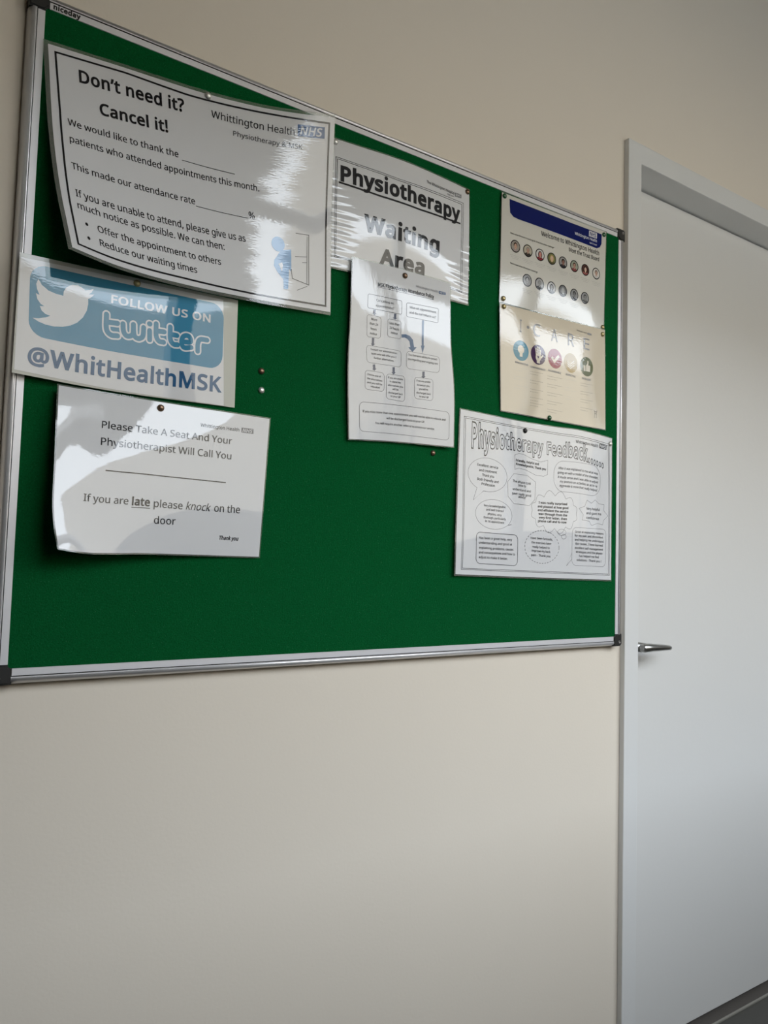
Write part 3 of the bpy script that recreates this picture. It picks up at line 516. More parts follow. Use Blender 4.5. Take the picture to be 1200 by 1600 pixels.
   ('s','caption_text#12',((192.6,178.5),(206.3,179.1),(221.6,179.3)),0.5,0,'M2',2),
   ('s','caption_text#12',((195.7,181.8),(206.5,182.2),(218.9,182.4)),0.5,0,'M2',2),
   ('s','caption_text#12',((199.5,185),(206.7,185.4),(215.4,185.5)),0.5,0,'M2',2),
   ('f','portrait_photo#14',239.4,159.6,12.5,13),
   ('s','caption_text#13',((226.3,178),(239.7,178.5),(254.8,178.7)),0.5,0,'M2',2),
   ('s','caption_text#13',((229.3,181.3),(239.9,181.7),(252.1,181.9)),0.5,0,'M2',2),
   ('s','caption_text#13',((233,184.6),(240.1,184.9),(248.7,185)),0.5,0,'M2',2),
  ]),
 'icare': dict(w=300, h=210, c=0.002,
  T=[[0.8316,-0.024,1.5897],[0.8689,-0.0244,1.5902],[0.9063,-0.0247,1.5908],[0.9437,-0.0249,1.5915],[0.981,-0.025,1.5923],[1.0184,-0.0249,1.5931],[1.0557,-0.0247,1.594],[1.0931,-0.0244,1.595],[1.1304,-0.024,1.596]],
  B=[[0.8419,-0.021,1.3869],[0.879,-0.0214,1.3866],[0.9161,-0.0217,1.3863],[0.9532,-0.0219,1.3861],[0.9902,-0.022,1.386],[1.0273,-0.0219,1.3859],[1.0644,-0.0217,1.3859],[1.1015,-0.0214,1.386],[1.1385,-0.021,1.386]],
  L=[[0.8316,-0.024,1.5897],[0.8322,-0.0243,1.5643],[0.8331,-0.0244,1.5389],[0.8341,-0.0243,1.5136],[0.8353,-0.024,1.4882],[0.8367,-0.0235,1.4628],[0.8383,-0.0229,1.4375],[0.84,-0.022,1.4122],[0.8419,-0.021,1.3869]],
  R=[[1.1304,-0.024,1.596],[1.1307,-0.0243,1.5697],[1.1311,-0.0244,1.5434],[1.1318,-0.0243,1.5172],[1.1327,-0.024,1.4909],[1.1338,-0.0235,1.4647],[1.1351,-0.0229,1.4384],[1.1367,-0.022,1.4122],[1.1385,-0.021,1.386]],
  prims=[
   ('t','heading#33','I',49.5,47.8,53.8,48,25.1,'','M3'),
   ('t','heading#34','C',84.8,47.9,104.6,48.5,24.7,'','M3'),
   ('t','heading#35','A',134.7,50.5,153.5,51,25.3,'','M3'),
   ('t','heading#36','R',183.4,51.2,202.1,51.6,25.3,'','M3'),
   ('t','heading#37','E',230.9,51.2,249,51.6,23.8,'','M3'),
   ('e','heading#dot',71.6,34.6,3.5,3.3,0,'K','M3',0,1),
   ('t','logo_text#38','Whittington Health',211.1,16.8,241.8,17.6,3,'','M2'),
   ('n','logo',((244,14.9),(256.6,15),(256.5,19),(243.9,19)),'D','W'),
   ('d','value_disc#1',51.9,85.1,20,0),
   ('d','value_disc#2',98,85.6,20,1),
   ('d','value_disc#3',144.9,85.7,20,2),
   ('d','value_disc#4',191.4,87.1,20,3),
   ('d','value_disc#5',240.3,87.2,20,4),
   ('t','body_text#39','INNOVATIVE',36.4,111.6,70.2,112.7,3.5,'b','M3'),
   ('t','body_text#40','COMPASSIONATE',76.4,114.5,117.1,115.1,3.5,'b','M3'),
   ('t','body_text#41','ACCOUNTABLE',124.7,113.6,161.6,114.6,3.6,'b','M3'),
   ('t','body_text#42','RESPECTFUL',175.4,114.2,205.4,115.2,3.6,'b','M3'),
   ('t','body_text#43','EXCELLENT',225.3,114.6,253.1,115.4,3.6,'b','M3'),
   ('s','caption_text#1180',((33.3,120.7),(50,120.5),(67,120.4)),0.7,0,'M4',2.5),
   ('s','caption_text#1180',((33.3,125.8),(43.6,125.7),(54,125.6)),0.7,0,'M4',2.5),
   ('s','caption_text#1180',((33.2,138),(49.9,137.9),(66.9,137.9)),0.7,0,'M4',2.5),
   ('s','caption_text#1180',((33.2,143.1),(43.5,143.1),(54,143)),0.7,0,'M4',2.5),
   ('s','caption_text#1180',((33.1,155.3),(49.9,155.3),(66.9,155.3)),0.7,0,'M4',2.5),
   ('s','caption_text#1180',((33.1,160.4),(43.5,160.4),(53.9,160.4)),0.7,0,'M4',2.5),
   ('s','caption_text#1318',((75.7,122),(93.5,121.9),(111.5,121.7)),0.7,0,'M2',2.5),
   ('s','caption_text#1318',((75.7,127.2),(86.7,127.1),(97.7,127)),0.7,0,'M2',2.5),
   ('s','caption_text#1318',((75.7,139.5),(93.4,139.4),(111.5,139.3)),0.7,0,'M2',2.5),
   ('s','caption_text#1318',((75.7,144.7),(86.7,144.6),(97.8,144.6)),0.7,0,'M2',2.5),
   ('s','caption_text#1318',((75.7,157),(93.5,157),(111.6,156.9)),0.7,0,'M2',2.5),
   ('s','caption_text#1318',((75.7,162.1),(86.7,162.1),(97.9,162.1)),0.7,0,'M2',2.5),
   ('s','caption_text#1318',((75.8,173.2),(93.7,173.3),(111.8,173.3)),0.7,0,'M2',2.5),
   ('s','caption_text#1318',((75.9,179),(86.9,179),(98.1,179.1)),0.7,0,'M2',2.5),
   ('s','caption_text#1318',((75.9,184.3),(93.8,184.4),(112,184.5)),0.7,0,'M2',2.5),
   ('s','caption_text#1318',((76,189.4),(87.1,189.5),(98.2,189.6)),0.7,0,'M2',2.5),
   ('s','caption_text#1465',((123,124.1),(143.8,123.9),(165,123.6)),0.7,0,'M2',2.5),
   ('s','caption_text#1465',((123,129.3),(135.8,129.2),(148.8,129)),0.7,0,'M2',2.5),
   ('s','caption_text#1465',((123,140.1),(143.8,140),(165,139.8)),0.7,0,'M2',2.5),
   ('s','caption_text#1465',((123,145.3),(135.9,145.2),(148.9,145.2)),0.7,0,'M2',2.5),
   ('s','caption_text#1465',((123.1,157),(143.9,157),(165.2,156.9)),0.7,0,'M2',2.5),
   ('s','caption_text#1465',((123.2,162.2),(136,162.2),(149.1,162.2)),0.7,0,'M2',2.5),
   ('s','caption_text#1465',((123.3,173.9),(144.2,174),(165.5,174)),0.7,0,'M2',2.5),
   ('s','caption_text#1465',((123.4,179.1),(136.3,179.1),(149.3,179.2)),0.7,0,'M2',2.5),
   ('s','caption_text#1465',((123.6,190.3),(144.5,190.4),(165.8,190.6)),0.7,0,'M2',2.5),
   ('s','caption_text#1465',((123.8,195.4),(136.7,195.5),(149.7,195.6)),0.7,0,'M2',2.5),
   ('s','caption_text#1615',((173.6,122.3),(192,122.1),(210.7,121.9)),0.7,0,'M4',2.5),
   ('s','caption_text#1615',((173.7,139.1),(185,139),(196.5,138.9)),0.7,0,'M4',2.5),
   ('s','caption_text#1615',((173.7,144.3),(192.1,144.2),(210.8,144)),0.7,0,'M4',2.5),
   ('s','caption_text#1615',((173.8,156.9),(185.2,156.9),(196.6,156.8)),0.7,0,'M4',2.5),
   ('s','caption_text#1615',((173.9,162.1),(192.2,162.1),(211,162.1)),0.7,0,'M4',2.5),
   ('s','caption_text#1748',((220.9,123.8),(239.6,123.5),(258.8,123.2)),0.7,0,'M2',2.5),
   ('s','caption_text#1748',((220.9,128.6),(232.5,128.5),(244.2,128.3)),0.7,0,'M2',2.5),
   ('s','caption_text#1748',((220.9,140.7),(239.6,140.5),(258.7,140.3)),0.7,0,'M2',2.5),
   ('s','caption_text#1748',((220.9,146),(232.5,145.9),(244.2,145.8)),0.7,0,'M2',2.5),
   ('s','caption_text#1748',((221,157.1),(239.7,157),(258.8,156.9)),0.7,0,'M2',2.5),
   ('s','caption_text#1748',((221.1,162.4),(232.6,162.4),(244.3,162.3)),0.7,0,'M2',2.5),
   ('s','caption_text#1748',((221.2,173.9),(239.9,174),(258.9,174)),0.7,0,'M2',2.5),
   ('s','caption_text#1748',((221.3,179.2),(232.8,179.3),(244.5,179.3)),0.7,0,'M2',2.5),
   ('s','small_emblem',((263.4,175),(265.7,177.1),(271.8,177.6),(273.3,173.7)),1,0,'D2',0),
   ('s','small_emblem',((265.7,177.1),(265,190.1)),0.8,0,'D2',0),
   ('s','small_emblem',((271.8,177.6),(271.1,189.9)),0.8,0,'D2',0),
   ('s','small_emblem',((265.7,181.3),(271.4,181.5)),0.8,0,'D2',0),
  ]),
 'feed': dict(w=420, h=297, c=0.003,
  T=[[0.7434,-0.021,1.3756],[0.7953,-0.0209,1.3743],[0.8473,-0.0209,1.3729],[0.8993,-0.0209,1.372],[0.9512,-0.021,1.372],[1.0032,-0.0212,1.3728],[1.0551,-0.0214,1.3746],[1.1071,-0.0217,1.3724],[1.1589,-0.022,1.3685]],
  B=[[0.7353,-0.026,1.0781],[0.7884,-0.0251,1.077],[0.8415,-0.0243,1.0759],[0.8946,-0.0236,1.0748],[0.9477,-0.023,1.0739],[1.0008,-0.0226,1.0731],[1.054,-0.0223,1.0724],[1.1071,-0.0221,1.0717],[1.1602,-0.022,1.0709]],
  L=[[0.7434,-0.021,1.3756],[0.742,-0.0218,1.3384],[0.7406,-0.0226,1.3013],[0.7393,-0.0233,1.2641],[0.7382,-0.024,1.2269],[0.7373,-0.0246,1.1897],[0.7365,-0.0251,1.1525],[0.7359,-0.0256,1.1153],[0.7353,-0.026,1.0781]],
  R=[[1.1589,-0.022,1.3685],[1.1585,-0.0224,1.3313],[1.1583,-0.0227,1.2941],[1.1582,-0.0229,1.2569],[1.1583,-0.023,1.2197],[1.1585,-0.0229,1.1825],[1.1589,-0.0227,1.1453],[1.1595,-0.0224,1.1081],[1.1602,-0.022,1.0709]],
  prims=[
   ('s','border_line',((8.5,11.4),(197.5,10.6),(411.8,13.3),(414.4,128),(414.8,287.9),(197,287.3),(12.8,288.3),(13.2,204.8)),0.7,1,'K',0),
   ('s','border_line',((12.2,14.1),(197.5,13.6),(408,16.8),(410.5,128.4),(411,285.5),(196.8,285),(15.5,286.1),(15.9,204.6)),0.7,1,'K',0),
   ('t','logo_text#44','Whittington Health',306.9,26.6,376,26.5,6.1,'','G'),
   ('n','logo',((380.7,17.3),(403.2,17.4),(402.2,27),(379.3,26.9)),'K','W'),
   ('v','heading#45','Physiotherapy Feedback......',((27.9,19.9),(93.8,24.2),(126.9,27.6),(224.1,32.5),(296.4,29),(354.9,26.9),(393.3,32.6)),((29.6,65),(94.6,58.8),(127.3,56.5),(224.1,56),(296.3,56.1),(354.9,60.4),(393.5,64.7)),'K','W'),
   ('o','speech_bubble#1',((69.6,112.4),(117.3,112.8),(71.8,143.5)),((42.9,140),(35.9,161.9),(59.9,144.4)),0.5,'D2'),
   ('t','speech_bubble#1/bubble_text','Excellent service',43.7,98.1,94.3,98.7,4.7,'','G'),
   ('t','speech_bubble#1/bubble_text','and treatment',47.7,107.6,91.6,107.7,4.7,'','G'),
   ('t','speech_bubble#1/bubble_text','Thank you',55.2,115.9,84.4,116.6,4.7,'','G'),
   ('t','speech_bubble#1/bubble_text','Both friendly and',44,124.5,96.2,125.4,4.7,'','G'),
   ('t','speech_bubble#1/bubble_text','Profession',54.7,132.5,86.8,133.4,4.7,'','G'),
   ('s','speech_bubble#2',((136.3,66.5),(147.2,62.9),(159.1,63),(181.2,69.4),(205.8,73.4),(225.7,68.1),(225.1,96.4),(214.4,100.8),(191.8,100.4),(165.5,92.7),(147.7,91.4),(136.9,94.5)),0.5,1,'D2',0),
   ('t','speech_bubble#2/bubble_text','Friendly, Helpful and',139.6,78.5,200.9,80,4.3,'b','G'),
   ('t','speech_bubble#2/bubble_text','Knowledgeable, Thank you',139.8,85.6,220.4,88.6,4.3,'b','G'),
   ('s','speech_bubble#3',((134.4,103.1),(169.7,103),(192,113.8),(191.6,147.7),(177.2,160.3),(136,159.8),(121.1,147.8),(119.4,119.7)),0.5,1,'D2',0),
   ('t','speech_bubble#3/bubble_text','The physio took',131.7,119,180.1,120.3,4.5,'','G'),
   ('t','speech_bubble#3/bubble_text','time to',145.8,125.9,166.7,126.6,4.6,'','G'),
   ('t','speech_bubble#3/bubble_text','understand and',132.1,134,179.6,135.3,4.5,'','G'),
   ('t','speech_bubble#3/bubble_text','gave really good',130.8,142.1,180.7,143.6,4.5,'','G'),
   ('t','speech_bubble#3/bubble_text','advice',147.2,147.8,166.1,148.5,4.5,'','G'),
   ('r','speech_bubble#4',((243.4,66.5),(384.2,65),(381.9,128.7),(242,126.6)),26,0.5,'D2','',1),
   ('t','speech_bubble#4/bubble_text','After it was explained to me what was',255.1,82.8,375.2,83.3,4.7,'i','G'),
   ('t','speech_bubble#4/bubble_text','going on with a model of the shoulder,',253.4,91.8,376.3,92.1,4.7,'i','G'),
   ('t','speech_bubble#4/bubble_text','it made sense and I was able to adjust',254.4,100.6,376.3,101.3,4.7,'i','G'),
   ('t','speech_bubble#4/bubble_text','my posture on activities so as to re',260.1,109.1,373.1,109.7,4.7,'i','G'),
   ('t','speech_bubble#4/bubble_text','aggravate it more that really helped',258.9,117.4,373.2,118,4.7,'i','G'),
   ('o','speech_bubble#5',((87.2,184.2),(132.2,183.5),(89,211.7)),((121.5,200.6),(131.7,199.9),(131.4,209.5)),0.5,'D2'),
   ('t','speech_bubble#5/bubble_text','Very knowledgeable',61.2,171.2,115.4,170.5,4.1,'','G'),
   ('t','speech_bubble#5/bubble_text','and well trained',67.6,178.3,110,178.2,4.1,'','G'),
   ('t','speech_bubble#5/bubble_text','physios, very',71.5,186,105.8,186.1,4.1,'','G'),
   ('t','speech_bubble#5/bubble_text','thorough, particularly',61.7,193.1,116.3,192.8,4.1,'','G'),
   ('t','speech_bubble#5/bubble_text','in 1st appointment',65.9,199.6,112.8,199.8,4.1,'','G'),
   ('c','speech_bubble#6',((247.3,168.7),(314,168.8),(247.1,202.9)),0.5,'D2'),
   ('e','speech_bubble#6',268.6,207.2,12,6.1,0.5,'D2','',0,1),
   ('e','speech_bubble#6',274.5,215.5,6.9,4.4,0.5,'D2','',0,1),
   ('t','speech_bubble#6/bubble_text','I was really surprised',202,154.7,282.2,153,4.3,'b','K'),
   ('t','speech_bubble#6/bubble_text','and pleased at how good',199.4,162.2,285.8,160.6,4.3,'b','K'),
   ('t','speech_bubble#6/bubble_text','and efficient the service',199.6,169.4,286,167.9,4.3,'b','K'),
   ('t','speech_bubble#6/bubble_text','was through from the',201.9,176.4,282.7,175.2,4.3,'b','K'),
   ('t','speech_bubble#6/bubble_text','very first letter, then',202.9,183.6,282.1,182.3,4.3,'b','K'),
   ('t','speech_bubble#6/bubble_text','phone call and to now',201.1,190.3,281.4,189.1,4.3,'b','K'),
   ('s','speech_bubble#7',((341.6,139),(355.6,143.7),(367.2,135.8),(379.2,142.8),(396,142.5),(394.7,155.1),(408.4,164.6),(394,175.2),(391.8,184.7),(375.1,183),(356.5,189),(349.3,180.6),(327.8,179.8),(330.7,168.5),(317.8,157.6),(334.9,151.7)),0.5,1,'D2',0),
   ('t','speech_bubble#7/bubble_text','Very helpful',339.7,158.2,381.8,157,5.1,'','G'),
   ('t','speech_bubble#7/bubble_text','and gave me',339.8,167.2,386.7,165.7,5.1,'','G'),
   ('t','speech_bubble#7/bubble_text','confidence',340,176.5,379.7,175.9,5.1,'','G'),
   ('r','speech_bubble#8',((45.9,219.3),(148.7,218.8),(150,276.6),(47.2,276)),9,1,'D2','',1),
   ('t','speech_bubble#8/bubble_text','Has been a great help, very',52.8,231.3,134.2,230.4,4.3,'','G'),
   ('t','speech_bubble#8/bubble_text','understanding and good at',52.1,240,134.6,239.3,4.3,'','G'),
   ('t','speech_bubble#8/bubble_text','explaining problems, causes',53.2,249.2,138.5,248.7,4.3,'','G'),
   ('t','speech_bubble#8/bubble_text','and consequences and how to',52.8,257.6,143.2,257.2,4.3,'','G'),
   ('t','speech_bubble#8/bubble_text','adjust to make it better.',53.2,266.3,125.3,266.4,4.3,'','G'),
   ('e','speech_bubble#9',214.6,238.1,47,31.7,0.9,'D2','',4,1),
   ('t','speech_bubble#9/bubble_text','Have been fantastic,',182.8,223.8,243,224.4,4.3,'','G'),
   ('t','speech_bubble#9/bubble_text','the exercises have',185.1,232.3,239.1,232.7,4.3,'','G'),
   ('t','speech_bubble#9/bubble_text','really helped to',188.3,240.4,235.4,241.3,4.3,'','G'),
   ('t','speech_bubble#9/bubble_text','improve my back',186.7,247.9,237.8,249,4.3,'','G'),
   ('t','speech_bubble#9/bubble_text','pain - Thank you',185.9,256.2,238.2,257.4,4.3,'','G'),
   ('r','speech_bubble#10',((298.7,196.3),(403,193.3),(401.9,270.9),(299.9,270.8)),11,0.5,'D2','',1),
   ('s','speech_bubble#10',((298.8,247.3),(284.4,272.7),(298.9,259)),0.5,0,'D2',0),
   ('t','speech_bubble#10/bubble_text','Great at explaining reasons',307,206.3,394.5,205.1,4.4,'','G'),
   ('t','speech_bubble#10/bubble_text','for my pain and discomfort',306.4,214,393.2,212.9,4.4,'','G'),
   ('t','speech_bubble#10/bubble_text','and helping me understand',306.6,221.9,394.8,221.1,4.4,'','G'),
   ('t','speech_bubble#10/bubble_text','the causes, I have learned',308.7,229.8,392.6,229.5,4.4,'','G'),
   ('t','speech_bubble#10/bubble_text','excellent self management',307.3,238.1,393.7,237.8,4.4,'','G'),
   ('t','speech_bubble#10/bubble_text','strategies and the physio',310.7,246,391.9,245.8,4.4,'','G'),
   ('t','speech_bubble#10/bubble_text','has helped me find',320.7,253.6,380.4,254,4.4,'','G'),
   ('t','speech_bubble#10/bubble_text','solutions - Thank you !',313.5,261.8,388.5,262.2,4.4,'','G'),
  ]),
}
PINS = [('dont', 'silver', [0.2458, -0.0241, 1.7727]), ('wait', 'silver', [0.4645, -0.0215, 1.779]), ('wait', 'bronze', [0.7474, -0.0208, 1.7812]), ('msk', 'bronze', [0.6045, -0.0304, 1.5862]), ('twit', 'brass', [0.1569, -0.0233, 1.471]), ('please', 'bronze', [0.1975, -0.0239, 1.3028]), ('felt', 'bronze', [0.3506, -0.017, 1.3814]), ('felt', 'silver', [0.3518, -0.017, 1.352]), ('felt', 'bronze', [0.6845, -0.017, 1.2899]), ('feed', 'black', [0.9038, -0.0218, 1.3552]), ('feed', 'silver', [1.1527, -0.0221, 1.3569]), ('trust', 'green', [0.8397, -0.0212, 1.8009]), ('trust', 'green', [1.1265, -0.0213, 1.8022]), ('trust', 'brass', [0.8413, -0.0212, 1.6012]), ('icare', 'brass', [0.8405, -0.0242, 1.5848]), ('trust', 'brass', [1.1257, -0.0211, 1.6019]), ('icare', 'brass', [1.1221, -0.0243, 1.5854]), ('icare', 'green', [0.9694, -0.0222, 1.3885])]

